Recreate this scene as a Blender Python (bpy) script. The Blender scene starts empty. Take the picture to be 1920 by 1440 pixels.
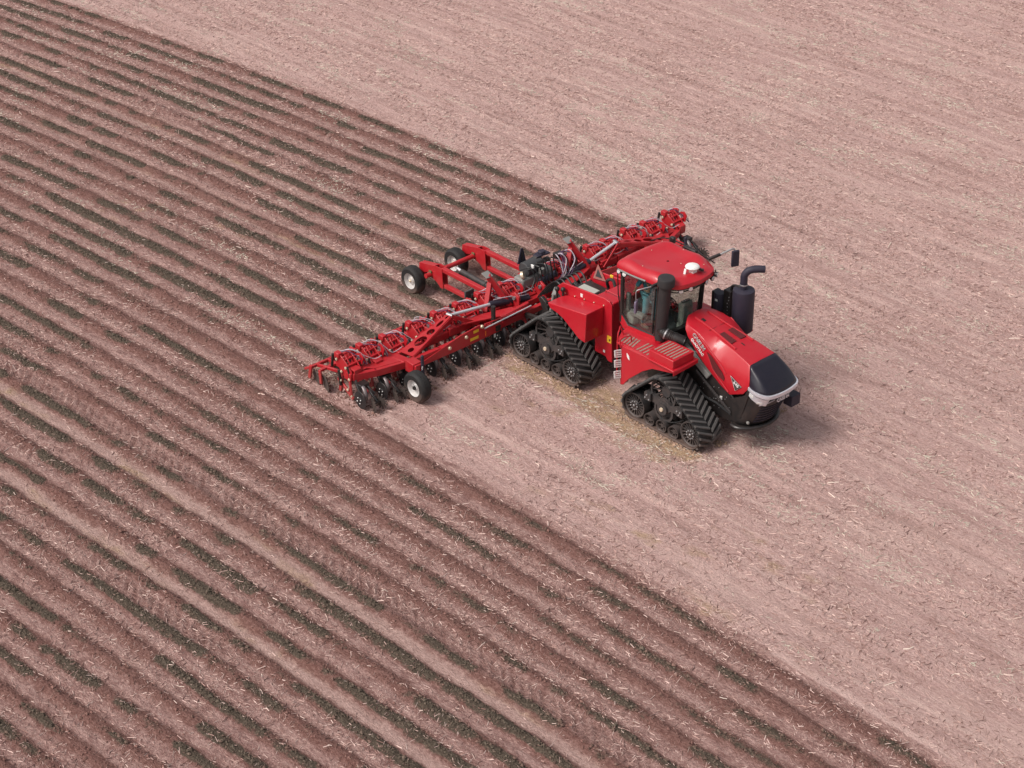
import bpy, bmesh, math, random
import numpy as np
from mathutils import Vector, Matrix, Quaternion
random.seed(7); rh = random.Random(3)
rng = np.random.default_rng(11)
PI = math.pi
scn = bpy.context.scene
COL = scn.collection

# ------------------------------------------------------------------ camera
cam_d = bpy.data.cameras.new('camera')
cam = bpy.data.objects.new('camera', cam_d); COL.objects.link(cam)
f_px, pitch, yaw, roll = 3701.281, math.radians(30.7252), math.radians(137.5161), math.radians(-.3807)
F = Vector((math.cos(yaw)*math.cos(pitch), math.sin(yaw)*math.cos(pitch), -math.sin(pitch)))
R0 = Vector((math.sin(yaw), -math.cos(yaw), 0)); U0 = R0.cross(F)
Rv = R0*math.cos(roll)+U0*math.sin(roll); Uv = -R0*math.sin(roll)+U0*math.cos(roll)
m = Matrix((Rv, Uv, -F)).transposed().to_4x4(); m.translation = (28.592, -30.603, 24.819)
cam.matrix_world = m
cam_d.sensor_width = 36; cam_d.lens = f_px/1920*36; cam_d.clip_start = .5; cam_d.clip_end = 2000
scn.camera = cam
# ------------------------------------------------------------------ light
SUN_EL = math.radians(50); SUN_AZ = (-.30, -.954)          # horizontal direction towards the sun
world = bpy.data.worlds.new('World'); scn.world = world; world.use_nodes = True
nt = world.node_tree; bg = nt.nodes['Background']
sky = nt.nodes.new('ShaderNodeTexSky'); sky.sky_type = 'NISHITA'; sky.sun_disc = False
sky.sun_elevation = SUN_EL; sky.sun_rotation = math.atan2(*SUN_AZ)
sky.air_density = 1.0; sky.dust_density = 4.0; sky.ozone_density = .6
hs = nt.nodes.new('ShaderNodeHueSaturation'); hs.inputs['Saturation'].default_value = .28
nt.links.new(sky.outputs[0], hs.inputs['Color'])
wm = nt.nodes.new('ShaderNodeMix'); wm.data_type = 'RGBA'; wm.blend_type = 'MULTIPLY'; wm.inputs['Factor'].default_value = 1
wm.inputs['B'].default_value = (1.0, .982, .968, 1); nt.links.new(hs.outputs[0], wm.inputs['A'])
nt.links.new(wm.outputs['Result'], bg.inputs[0]); bg.inputs[1].default_value = .10
sun_d = bpy.data.lights.new('sun', 'SUN'); sun = bpy.data.objects.new('sun', sun_d); COL.objects.link(sun)
sun_d.energy = 1.65; sun_d.angle = math.radians(20); sun_d.color = (1, .93, .87)
sd = Vector((SUN_AZ[0]*math.cos(SUN_EL), SUN_AZ[1]*math.cos(SUN_EL), math.sin(SUN_EL)))
sun.rotation_euler = sd.to_track_quat('Z', 'Y').to_euler(); sun.location = (0, -20, 40)
vs = scn.view_settings; vs.view_transform = 'Standard'; vs.look = 'None'; vs.gamma = 1; vs.use_curve_mapping = False
vs.exposure = .45

# ------------------------------------------------------------------ materials
def mat(name, col, rough=.5, metal=0., coat=0., dust=0., dustcol=(.36, .22, .17), bump=0., bscale=40., spec=.5, var=.0):
    M = bpy.data.materials.new(name); M.use_nodes = True
    t = M.node_tree; b = t.nodes['Principled BSDF']
    b.inputs['Base Color'].default_value = (*col, 1); b.inputs['Roughness'].default_value = rough
    b.inputs['Metallic'].default_value = metal; b.inputs['Coat Weight'].default_value = coat
    b.inputs['Coat Roughness'].default_value = .12
    b.inputs['Specular IOR Level'].default_value = spec
    tc = t.nodes.new('ShaderNodeTexCoord')
    if dust or var:
        n = t.nodes.new('ShaderNodeTexNoise'); n.inputs['Scale'].default_value = 5; n.inputs['Detail'].default_value = 9
        n.inputs['Roughness'].default_value = .7
        t.links.new(tc.outputs['Object'], n.inputs['Vector'])
        mr = t.nodes.new('ShaderNodeMapRange'); mr.inputs[1].default_value = .42; mr.inputs[2].default_value = .75
        mr.inputs[3].default_value = dust*.15; mr.inputs[4].default_value = dust
        t.links.new(n.outputs[0], mr.inputs[0])
        mx = t.nodes.new('ShaderNodeMix'); mx.data_type = 'RGBA'
        mx.inputs['A'].default_value = (*col, 1); mx.inputs['B'].default_value = (*dustcol, 1)
        t.links.new(mr.outputs[0], mx.inputs['Factor']); t.links.new(mx.outputs['Result'], b.inputs['Base Color'])
        rr = t.nodes.new('ShaderNodeMapRange'); rr.inputs[3].default_value = rough*.85; rr.inputs[4].default_value = min(1, rough*1.5+.05)
        t.links.new(n.outputs[0], rr.inputs[0]); t.links.new(rr.outputs[0], b.inputs['Roughness'])
    if bump:
        n2 = t.nodes.new('ShaderNodeTexNoise'); n2.inputs['Scale'].default_value = bscale; n2.inputs['Detail'].default_value = 5
        t.links.new(tc.outputs['Object'], n2.inputs['Vector'])
        bp = t.nodes.new('ShaderNodeBump'); bp.inputs['Strength'].default_value = bump; bp.inputs['Distance'].default_value = .01
        t.links.new(n2.outputs[0], bp.inputs['Height']); t.links.new(bp.outputs[0], b.inputs['Normal'])
    return M
RED = mat('red_paint', (.47, .004, .017), .35, coat=.34, dust=.07, bump=.02, bscale=6)
RED2 = mat('red_paint_dusty', (.44, .005, .014), .42, coat=.16, dust=.13, bump=.04, bscale=25)
RUB = mat('rubber', (.011, .011, .012), .62, dust=.07, dustcol=(.20, .15, .12), bump=.25, bscale=60)
RUBL = mat('rubber_worn', (.075, .074, .074), .6, dust=.22, dustcol=(.22, .17, .14), bump=.3, bscale=70)
BLK = mat('black_paint', (.012, .012, .013), .38, coat=.1, dust=.09, bump=.04)
IRON = mat('cast_iron_black', (.036, .036, .038), .45, dust=.14, bump=.15, bscale=40)
NAVY = mat('satin_black_shroud', (.022, .020, .038), .5, dust=.04)
CAPM = mat('black_hood_cap', (.011, .010, .020), .30, coat=.25, dust=.02, spec=.4)
STEEL = mat('bright_steel', (.42, .42, .43), .42, metal=.8, dust=.15)
STACK = mat('matte_black_stack', (.020, .020, .022), .5, dust=.06)
ROD = mat('plated_rod', (.70, .71, .74), .35, metal=.35)
DISC = mat('soil_worn_disc', (.10, .085, .08), .45, metal=.5, dust=.5, dustcol=(.17, .115, .09))
DISCB = mat('black_disc', (.02, .02, .022), .4, metal=.2, dust=.2, dustcol=(.15, .10, .09))
SHIELD = mat('grey_polished_wheel', (.22, .20, .21), .42, metal=.6, dust=.35)
WHITE = mat('white_plastic', (.80, .79, .77), .45, dust=.05)
WRIM = mat('white_wheel_rim', (.62, .61, .60), .42, metal=.2, dust=.25)
CREAM = mat('zinc_bolt', (.72, .60, .45), .4, metal=.3)
CHROME = mat('silver_trim', (.72, .73, .79), .28, metal=.5)
GREY = mat('grey_plastic', (.22, .22, .21), .6, dust=.1)
LGREY = mat('light_grey_trim', (.42, .42, .38), .6)
BEIGE = mat('anti_slip_strip', (.30, .21, .17), .9, bump=.5, bscale=90)
YEL = mat('yellow_decal', (.80, .50, .03), .5)
ORG = mat('orange_decal', (.75, .17, .03), .5)
HOSE = mat('pale_hose', (.48, .42, .47), .5, dust=.1)
HOSED = mat('purple_hose', (.10, .05, .11), .5)
BHOSE = mat('black_hose', (.014, .014, .015), .45)
TEAL = mat('teal_shirt_cloth', (.04, .20, .27), .9)
JEAN = mat('jeans_cloth', (.15, .36, .43), .9, var=.2)
SKIN = mat('skin', (.45, .25, .17), .6)
HAIR = mat('hair', (.03, .02, .015), .7)
SHOE = mat('shoe_leather', (.25, .22, .18), .7)
DARKI = mat('dark_interior', (.055, .055, .058), .7)
SCREEN = mat('screen_black', (.01, .01, .012), .2)
OLIVE = mat('olive_machined', (.16, .15, .07), .5)
LENS = mat('lamp_lens', (.85, .85, .83), .15, metal=.3, coat=.5)
PURP = mat('mirror_face', (.16, .13, .19), .3)
MESHM = mat('red_mesh_screen', (.12, .012, .014), .6, bump=.9, bscale=160)
SMVM = mat('faded_sign_border', (.42, .17, .15), .6)
DTEXT = mat('dark_badge_letter', (.10, .045, .06), .4)
glass = bpy.data.materials.new('tinted_glass'); glass.use_nodes = True
t = glass.node_tree; t.nodes.clear()
o = t.nodes.new('ShaderNodeOutputMaterial'); mx = t.nodes.new('ShaderNodeMixShader'); tr = t.nodes.new('ShaderNodeBsdfTransparent')
gl = t.nodes.new('ShaderNodeBsdfGlossy'); lw = t.nodes.new('ShaderNodeLayerWeight'); lw.inputs[0].default_value = .25
fr = t.nodes.new('ShaderNodeMapRange'); fr.inputs[3].default_value = .035; fr.inputs[4].default_value = .5; t.links.new(lw.outputs['Facing'], fr.inputs[0])
tr.inputs[0].default_value = (.90, .94, .92, 1); gl.inputs['Roughness'].default_value = .02
t.links.new(fr.outputs[0], mx.inputs[0]); t.links.new(tr.outputs[0], mx.inputs[1]); t.links.new(gl.outputs[0], mx.inputs[2])
t.links.new(mx.outputs[0], o.inputs[0]); GLASS = glass

def ground_dust(M, z0, z1, amt):                           # caked soil where the belt meets the ground
    t = M.node_tree; b = t.nodes['Principled BSDF']; src = b.inputs['Base Color'].links[0].from_socket
    g = t.nodes.new('ShaderNodeNewGeometry'); sx = t.nodes.new('ShaderNodeSeparateXYZ'); t.links.new(g.outputs['Position'], sx.inputs[0])
    n = t.nodes.new('ShaderNodeTexNoise'); n.inputs['Scale'].default_value = 7; n.inputs['Detail'].default_value = 6; t.links.new(g.outputs['Position'], n.inputs['Vector'])
    ad = t.nodes.new('ShaderNodeMath'); ad.operation = 'MULTIPLY_ADD'; ad.inputs[1].default_value = -.5; t.links.new(n.outputs[0], ad.inputs[0]); t.links.new(sx.outputs[2], ad.inputs[2])
    r = t.nodes.new('ShaderNodeMapRange'); r.inputs[1].default_value = z0-.25; r.inputs[2].default_value = z1-.25; r.inputs[3].default_value = amt; r.inputs[4].default_value = 0
    t.links.new(ad.outputs[0], r.inputs[0])
    x = t.nodes.new('ShaderNodeMix'); x.data_type = 'RGBA'; x.inputs['B'].default_value = (.26, .165, .13, 1)
    t.links.new(r.outputs[0], x.inputs['Factor']); t.links.new(src, x.inputs['A']); t.links.new(x.outputs['Result'], b.inputs['Base Color'])
ground_dust(RUB, .04, .40, .45); ground_dust(RUBL, .04, .5, .3); ground_dust(IRON, .05, .5, .15)
ground_dust(RED2, .02, .55, .35)
# ------------------------------------------------------------------ mesh helpers
def B(): return bmesh.new()
def box(bm, c, s, rot=None):
    M = Matrix.Translation(c) @ (rot.to_4x4() if rot is not None else Matrix()) @ Matrix.Diagonal((s[0], s[1], s[2], 1))
    bmesh.ops.create_cube(bm, size=1, matrix=M)
def frame(d, up=(0, 0, 1)):
    d = Vector(d).normalized(); up = Vector(up)
    if abs(d.dot(up)) > .98: up = Vector((1, 0, 0))
    y = up.cross(d).normalized(); z = d.cross(y)
    return Matrix((d, y, z)).transposed()
def bar(bm, p0, p1, w, h, up=(0, 0, 1)):
    p0 = Vector(p0); p1 = Vector(p1); d = p1-p0
    box(bm, (p0+p1)/2, (d.length, w, h), frame(d, up))
def cyl(bm, p0, p1, r0, r1=None, n=16):
    p0 = Vector(p0); p1 = Vector(p1); d = p1-p0
    q = Vector((0, 0, 1)).rotation_difference(d.normalized()).to_matrix().to_4x4()
    bmesh.ops.create_cone(bm, cap_ends=True, segments=n, radius1=r0, radius2=r0 if r1 is None else r1, depth=d.length,
                          matrix=Matrix.Translation((p0+p1)/2) @ q)
def ball(bm, c, r, s=(1, 1, 1), u=12, v=8):
    bmesh.ops.create_uvsphere(bm, u_segments=u, v_segments=v, radius=r, matrix=Matrix.Translation(c) @ Matrix.Diagonal((*s, 1)))
def smooth_path(pts, k=6):
    P = [Vector(p) for p in pts]
    if len(P) < 3: return P
    out = []
    for i in range(len(P)-1):
        a = P[max(i-1, 0)]; b = P[i]; c = P[i+1]; d = P[min(i+2, len(P)-1)]
        for j in range(k):
            u = j/k
            out.append(.5*((2*b)+(-a+c)*u+(2*a-5*b+4*c-d)*u*u+(-a+3*b-3*c+d)*u**3))
    out.append(P[-1]); return out
def tube(bm, pts, r, n=8, sm=0):
    P = smooth_path(pts, sm) if sm else [Vector(p) for p in pts]
    rings = []; nrm = None
    for i, p in enumerate(P):
        d = (P[min(i+1, len(P)-1)]-P[max(i-1, 0)]).normalized()
        if nrm is None:
            nrm = d.orthogonal().normalized()
        else:
            nrm = (nrm-d*nrm.dot(d)).normalized()
        bn = d.cross(nrm); rr = r[i] if hasattr(r, '__len__') else r
        rings.append([bm.verts.new(p+(nrm*math.cos(a)+bn*math.sin(a))*rr) for a in [2*PI*k/n for k in range(n)]])
    for a, b in zip(rings, rings[1:]):
        for k in range(n): bm.faces.new((a[k], a[(k+1) % n], b[(k+1) % n], b[k]))
    bm.faces.new(rings[0][::-1]); bm.faces.new(rings[-1])
def lathe(bm, prof, c, ax=(0, 1, 0), n=32, closed=False):
    """prof: (radius, height along axis)"""
    c = Vector(c); ax = Vector(ax).normalized(); e1 = ax.orthogonal().normalized(); e2 = ax.cross(e1)
    rings = []
    for r, h in prof:
        if r < 1e-6: rings.append([bm.verts.new(c+ax*h)])
        else: rings.append([bm.verts.new(c+ax*h+(e1*math.cos(a)+e2*math.sin(a))*r) for a in [2*PI*k/n for k in range(n)]])
    pr = list(zip(rings, rings[1:]))
    if closed: pr.append((rings[-1], rings[0]))
    for a, b in pr:
        if len(a) == 1 and len(b) == 1: continue
        for k in range(n):
            k2 = (k+1) % n
            if len(a) == 1: bm.faces.new((a[0], b[k2], b[k]))
            elif len(b) == 1: bm.faces.new((a[k], a[k2], b[0]))
            else: bm.faces.new((a[k], a[k2], b[k2], b[k]))
def plate(bm, outline, normal, th, holes=()):
    """outline: 3-D points of a flat outline; extruded by th along normal"""
    edges = []
    for loop in (outline, *holes):
        vsl = [bm.verts.new(p) for p in loop]
        edges += [bm.edges.new((vsl[i], vsl[(i+1) % len(vsl)])) for i in range(len(vsl))]
    if holes: res = bmesh.ops.triangle_fill(bm, use_beauty=True, use_dissolve=False, edges=edges)['geom']
    else: res = bmesh.ops.contextual_create(bm, geom=edges)['faces']
    fs = [g for g in res if isinstance(g, bmesh.types.BMFace)]
    ex = bmesh.ops.extrude_face_region(bm, geom=fs)
    bmesh.ops.translate(bm, vec=Vector(normal)*th, verts=[g for g in ex['geom'] if isinstance(g, bmesh.types.BMVert)])
    bmesh.ops.recalc_face_normals(bm, faces=bm.faces)
def xz(poly, y): return [(a, y, b) for a, b in poly]
def grid(bm, rows):
    V = [[bm.verts.new(p) for p in r] for r in rows]
    for a, b in zip(V, V[1:]):
        for k in range(len(a)-1): bm.faces.new((a[k], a[k+1], b[k+1], b[k]))
    return V
def mesh(name, bm, m, bevel=0., sharp=35, seg=2, recalc=True):
    if recalc: bmesh.ops.recalc_face_normals(bm, faces=bm.faces)
    me = bpy.data.meshes.new(name); bm.to_mesh(me); bm.free()
    me.materials.append(m)
    if sharp:
        me.polygons.foreach_set('use_smooth', [True]*len(me.polygons)); me.set_sharp_from_angle(angle=math.radians(sharp))
    return me
def obj(name, me, parent=None, bevel=0., seg=2, solid=0., mat4=None):
    o = bpy.data.objects.new(name, me); COL.objects.link(o)
    if parent is not None: o.parent = parent
    if mat4 is not None: o.matrix_local = mat4
    if solid:
        s = o.modifiers.new('thickness', 'SOLIDIFY'); s.thickness = solid; s.offset = -1
    if bevel:
        b = o.modifiers.new('bevel', 'BEVEL'); b.width = bevel; b.segments = seg; b.limit_method = 'ANGLE'; b.angle_limit = math.radians(35)
        b.harden_normals = False
    return o
def part(name, bm, m, parent, bevel=0., sharp=35, seg=2, solid=0., label=None, kind=None):
    o = obj(name, mesh(name, bm, m, sharp=sharp), parent, bevel, seg, solid)
    if label: o['label'] = label
    if kind: o['kind'] = kind
    return o
def thing(name, label, cat, loc=(0, 0, 0), rz=0):
    o = bpy.data.objects.new(name, None); COL.objects.link(o); o.location = loc; o.rotation_euler.z = rz
    o['label'] = label; o['category'] = cat; o.empty_display_size = .3
    return o
def text(name, body, size, m, parent, origin, xdir, up, offset=.0, extrude=.004, sx=1., shear=0.):
    cu = bpy.data.curves.new('letters', 'FONT'); cu.body = body; cu.size = size; cu.extrude = extrude; cu.offset = offset; cu.shear = shear
    to = bpy.data.objects.new('letters', cu); COL.objects.link(to)
    dg = bpy.context.evaluated_depsgraph_get()
    me = bpy.data.meshes.new_from_object(to.evaluated_get(dg)); bpy.data.objects.remove(to); bpy.data.curves.remove(cu)
    me.materials.clear(); me.materials.append(m)
    X = Vector(xdir).normalized(); Z = X.cross(Vector(up)).normalized(); Y = Z.cross(X)
    M = Matrix((X*sx, Y, Z)).transposed().to_4x4(); M.translation = origin
    me.transform(M); me.update()
    o = obj(name, me, parent); return o

# ------------------------------------------------------------------ numpy noise
def vnoise(x, y, seed=0):
    xi = np.floor(x).astype(np.int64); yi = np.floor(y).astype(np.int64); fx = x-xi; fy = y-yi
    fx = fx*fx*(3-2*fx); fy = fy*fy*(3-2*fy)
    def hsh(a, b):
        h = (a*374761393+b*668265263+seed*974634777) & 0xffffffff
        h = ((h ^ (h >> 13))*1274126177) & 0xffffffff
        return ((h ^ (h >> 16)) & 0xffff)/65535.
    a = hsh(xi, yi); b = hsh(xi+1, yi); c = hsh(xi, yi+1); d = hsh(xi+1, yi+1)
    return (a*(1-fx)+b*fx)*(1-fy)+(c*(1-fx)+d*fx)*fy
def fbm(x, y, oct=4, seed=0):
    s = 0; a = .5; tot = 0
    for k in range(oct):
        s = s+a*vnoise(x*2**k, y*2**k, seed+k*17); tot += a; a *= .55
    return s/tot
def sstep(a, b, x):
    u = np.clip((x-a)/(b-a), 0, 1); return u*u*(3-2*u)

# ------------------------------------------------------------------ the field
SP, Y0 = .762, -5.65                                     # row spacing, first row of the pass being worked
RC = (-5.5175, 7.4567, .1152, .2175, -.3119, -.1742, -.0507, .0146, -.0584, -.0076)
def row_y(x, i):                                          # the rows are not quite straight nor quite evenly spaced across the field
    x = np.clip(x, -46, 24)/10; i = np.clip(i, -26, 17)/10
    c = RC; return c[0]+c[1]*i+c[2]*i*i+c[3]*x+c[4]*x*i+c[5]*x*x+c[6]*x*x*i+c[7]*x*i*i+c[8]*i**3+c[9]*x**3
def row_pos(x, y):
    """continuous row number at a point"""
    i = (y-Y0)/SP
    for k in range(4):
        ic = np.clip(i, -25.5, 16.5); f0 = row_y(x, ic); g = (row_y(x, ic+.05)-row_y(x, ic-.05))/.1
        i = ic+(y-f0)/g
    return i
def straight(x, y): return Y0+SP*row_pos(x, y)            # y as it would be if the rows were straight
def row_info(x, y):
    """distance to the nearest worked row, its index, how far the row is worked here"""
    q = row_pos(x, y); i = np.round(q); d = (q-i)*SP
    wob = (fbm(x*.7, i*7.3, 3, 5)-.5)*.10
    d = d-wob-(fbm(x*3.1, i*5.1, 2, 6)-.5)*.07
    on = np.where(i < 0, 1., np.where(i <= 15, sstep(-5.0, -5.9, x), 0.))
    return d, i, on
def lane_mask(x, y):
    """wheel lanes pressed by the tracks: smooth centre of the lane"""
    out = np.zeros_like(y); yb = straight(x, y)
    for c in (1.12, -1.12):
        out = np.maximum(out, np.exp(-((yb-c)/.30)**4)*sstep(-3.3, -3.8, x))
        out = np.maximum(out, np.exp(-((y-c)/.34)**4)*sstep(-3.8, -3.3, x)*sstep(1.4, .8, x))
    for c in (-11.37, -13.65, -23.4, -25.6):
        out = np.maximum(out, np.exp(-((yb-c)/.27)**4))
    return out
def prints(x, y):
    yb = straight(x, y); tr = np.zeros_like(x)               # cleated track prints left by earlier passes
    for yc, w in ((-10.64, .33), (-22.4, .3), (1.95, .26), (-14.41, .3), (-3.0, .24)):
        tr = tr+np.exp(-((yb-yc)/w)**4)*np.where(yc > -4, sstep(-6, -7, x), 1.)
    return tr*sstep(.36, .50, fbm(x*.22, y*.4, 2, 77))
def height(x, y):
    d, i, on = row_info(x, y)
    amp = (.45+.9*fbm(x*1.6, i*3.1, 3, 9))*on
    berm = np.exp(-(d/.14)**2)*.062-np.exp(-((np.abs(d)-.25)/.07)**2)*.022
    rough = (fbm(x*9, y*9, 3, 21)-.5)*(.05*np.exp(-(d/.2)**2)*on)
    base = (fbm(x*.35, y*.9, 3, 3)-.5)*.05+(fbm(x*2.2, y*5.5, 3, 31)-.5)*.022
    ln = lane_mask(x, y)
    lug = np.sin((x+.25*np.abs(np.sin(y*4)))*2*PI/.155)*.012*ln*(fbm(x*.25, y*.5, 2, 77) > .47)
    tr = prints(x, y)
    yb = straight(x, y); tr = tr*np.sin((x+1.1*yb)*2*PI/.285)*.046*(1-.9*on*np.exp(-(d/.13)**2))
    old = (fbm(x*.10, y*3.2, 3, 101)-.5)*.05*(1-np.clip(on, 0, 1)*.6)                   # weathered ridges of last year's rows
    crumb = (fbm(x*5.5, y*6.5, 2, 23)-.5)*.035
    return base*(1-.5*ln)+amp*berm+rough-.03*ln*(1-on*np.exp(-(d/.16)**2))+lug+tr+old+crumb*(1-.6*ln)
xs = np.concatenate([[-900, -400, -180, -90, -60, -48], np.arange(-40, 20.01, .092), [24, 32, 50, 100, 220, 500, 900]])
ys = np.concatenate([[-900, -400, -180, -90, -50, -32, -25], np.arange(-21.5, 32.01, .075), [36, 45, 70, 130, 260, 500, 900]])
X, Y = np.meshgrid(xs, ys, indexing='ij'); Z = height(X, Y)
nx, ny = X.shape
co = np.stack([X, Y, Z], -1).reshape(-1, 3)
idx = np.arange(nx*ny).reshape(nx, ny)
fc = np.stack([idx[:-1, :-1], idx[1:, :-1], idx[1:, 1:], idx[:-1, 1:]], -1).reshape(-1, 4)
def np_mesh(name, co, fc, m, attrs=None, smooth=True):
    me = bpy.data.meshes.new(name); k = fc.shape[1]
    me.vertices.add(len(co)); me.vertices.foreach_set('co', co.astype(np.float32).ravel())
    me.loops.add(fc.size); me.loops.foreach_set('vertex_index', fc.astype(np.int32).ravel())
    me.polygons.add(len(fc)); me.polygons.foreach_set('loop_start', np.arange(0, fc.size, k, dtype=np.int32))
    me.polygons.foreach_set('use_smooth', np.full(len(fc), smooth))
    me.update(calc_edges=True)
    for n, v in (attrs or {}).items():
        if v.ndim == 1: a = me.attributes.new(n, 'FLOAT', 'POINT'); a.data.foreach_set('value', v.astype(np.float32))
        else:
            a = me.attributes.new(n, 'FLOAT_COLOR', 'POINT')
            a.data.foreach_set('color', np.concatenate([v, np.ones((len(v), 1))], 1).astype(np.float32).ravel())
    me.materials.append(m); return me
def corep(x, i):                                          # how much dark moist soil the tool brought up along a row
    reg = np.where(i >= 0, 1.08, .58+.55*sstep(-3.5, -10, i)+.25*sstep(-4, -14, x))
    return (.18+1.35*sstep(.34, .66, fbm(x*.85, i*5.7, 4, 41))*(.65+.6*fbm(x*.12, i*2.3, 2, 44)))*np.clip(reg, 0, 1.12)
d_, i_, on_ = row_info(X, Y)
till = np.exp(-(np.abs(d_)/.245)**2.4)*on_*(.72+.5*fbm(X*.6, i_*3.3, 3, 47))                        # worked soil
core = corep(X, i_)*np.exp(-(np.abs(d_)/(.10+.12*fbm(X*.5, i_*9.1, 2, 43)))**2.4)*on_
YS = straight(X, Y)
groove_shade = prints(X, Y)*sstep(0, -.7, np.sin((X+1.1*straight(X, Y))*2*PI/.285))  # mask of the print grooves, where shade is painted into the soil colour
till = till*(1-.6*prints(X, Y)); core = core*(1-.35*prints(X, Y))
worked = np.where(YS < Y0-.3, 1., np.where(YS < Y0+15.5*SP, sstep(-4.6, -5.6, X), 0.))
lane = lane_mask(X, Y)
och = np.clip(1.5*np.exp(-((Y+1.72+.10*np.sin(X*1.3))/.24)**4)*sstep(-3.4, -2.6, X)*sstep(3.5, 3.0, X)*(.45+.9*fbm(X*1.5, Y*3, 3, 58))
              + np.exp(-((Y+1.1)/.42)**4)*sstep(-.9, -.5, X)*sstep(1.6, 1.0, X)
              + .75*lane*worked*sstep(.50, .72, fbm(X*.45, Y*1.8, 3, 55))*sstep(.3, .7, fbm(X*2.5, Y*4, 2, 57))*1.3
              + .8*sstep(.66, .80, fbm(X*.35, Y*1.3, 3, 91))*sstep(.45, .7, fbm(X*2.5, Y*4, 2, 92))*sstep(-3.0, -6., -np.abs(X-1)-4)*(Y < 0)*(Y > -6), 0, 1)
fieldm = bpy.data.materials.new('field_soil'); fieldm.use_nodes = True
t = fieldm.node_tree; b = t.nodes['Principled BSDF']; b.inputs['Roughness'].default_value = .95; b.inputs['Specular IOR Level'].default_value = .15
N = t.nodes.new; L = t.links.new
def attr(n):
    a = N('ShaderNodeAttribute'); a.attribute_name = n; return a.outputs['Fac']
geo = N('ShaderNodeNewGeometry')
def noise(scale, detail=6, rough=.6, stretch=(1, 1, 1)):
    mp = N('ShaderNodeMapping'); mp.inputs['Scale'].default_value = stretch; L(geo.outputs['Position'], mp.inputs[0])
    n = N('ShaderNodeTexNoise'); n.inputs['Scale'].default_value = scale; n.inputs['Detail'].default_value = detail
    n.inputs['Roughness'].default_value = rough; L(mp.outputs[0], n.inputs['Vector']); return n.outputs[0]
def rmp(x, a, c, lo=0, hi=1):
    r = N('ShaderNodeMapRange'); r.interpolation_type = 'SMOOTHSTEP'
    for k, v in zip((1, 2, 3, 4), (a, c, lo, hi)): r.inputs[k].default_value = v
    L(x, r.inputs[0]); return r.outputs[0]
def mixc(fac, a, c):
    x = N('ShaderNodeMix'); x.data_type = 'RGBA'
    for s, v in (('Factor', fac), ('A', a), ('B', c)):
        if isinstance(v, (tuple, float, int)): x.inputs[s].default_value = (*v, 1) if isinstance(v, tuple) else v
        else: L(v, x.inputs[s])
    return x.outputs['Result']
def mth(op, a, c=None):
    x = N('ShaderNodeMath'); x.operation = op
    for k, v in enumerate((a, c)):
        if v is None: continue
        if isinstance(v, (float, int)): x.inputs[k].default_value = v
        else: L(v, x.inputs[k])
    return x.outputs[0]
fine = noise(26, 8, .75, (.45, 1, 1)); med = noise(3.2, 7, .65, (.3, 1, 1)); big = noise(.55, 4, .55, (.3, 1, 1)); streak = noise(2.0, 5, .6, (.09, 1, 1))
def fibre(ang, sc):                                      # thin litter fibres lying in one direction
    mp = N('ShaderNodeMapping'); mp.vector_type = 'TEXTURE'; mp.inputs['Rotation'].default_value = (0, 0, ang); mp.inputs['Scale'].default_value = (5.5, 1, 1)
    L(geo.outputs['Position'], mp.inputs[0])
    n = N('ShaderNodeTexNoise'); n.inputs['Scale'].default_value = sc; n.inputs['Detail'].default_value = 3; n.inputs['Roughness'].default_value = .6; L(mp.outputs[0], n.inputs['Vector']); return n.outputs[0]
fibs = [fibre(a_, s_) for a_, s_ in ((.25, 44), (1.2, 40), (-.75, 42), (2.3, 50))]
fhi = mth('MAXIMUM', mth('MAXIMUM', fibs[0], fibs[1]), mth('MAXIMUM', fibs[2], fibs[3]))
flo = mth('MINIMUM', mth('MINIMUM', fibs[0], fibs[1]), mth('MINIMUM', fibs[2], fibs[3]))
litter = rmp(noise(1.3, 5, .6, (.45, 1, 1)), .38, .58, .35, 1.0)
col = mixc(rmp(fine, .36, .66), (.44, .275, .252), (.66, .455, .415))
col = mixc(mth('MULTIPLY', rmp(med, .50, .70), .50), col, (.345, .205, .178))
streak2 = noise(3.4, 4, .6, (.05, 1, 1))
col = mixc(mth('MULTIPLY', rmp(streak, .50, .66), .36), col, (.34, .205, .178))
col = mixc(mth('MULTIPLY', rmp(streak2, .54, .66), .40), col, (.30, .175, .152))
col = mixc(mth('MULTIPLY', rmp(streak2, .47, .36), .45), col, (.70, .505, .455))
col = mixc(mth('MULTIPLY', rmp(big, .50, .72), .35), col, (.66, .47, .42))
wk = attr('worked')
mott = noise(4.5, 7, .7, (.5, 1, 1))
col = mixc(mth('MULTIPLY', wk, .72), col, mixc(rmp(fine, .4, .65), (.27, .148, .130), (.49, .315, .278)))
col = mixc(mth('MULTIPLY', mth('MULTIPLY', wk, rmp(mott, .46, .62)), .62), col, (.20, .098, .086))
col = mixc(mth('MULTIPLY', attr('lane'), .55), col, mixc(rmp(fine, .35, .7), (.46, .31, .275), (.62, .435, .385)))
col = mixc(mth('MULTIPLY', mth('MULTIPLY', rmp(flo, .38, .26), litter), .72), col, (.20, .105, .09))
col = mixc(mth('MULTIPLY', mth('MULTIPLY', rmp(fhi, .62, .74), litter), .80), col, (.72, .525, .46))
col = mixc(mth('MULTIPLY', attr('ochre'), rmp(noise(5, 7, .75), .30, .58, .25, .95)), col, mixc(rmp(fine, .38, .66), (.31, .20, .12), (.54, .385, .245)))
col = mixc(mth('MULTIPLY', attr('groove_shade'), .75), col, mixc(rmp(fine, .38, .66), (.15, .07, .06), (.28, .15, .127)))  # painted shade: grooves of the track prints darkened in the base colour
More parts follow.
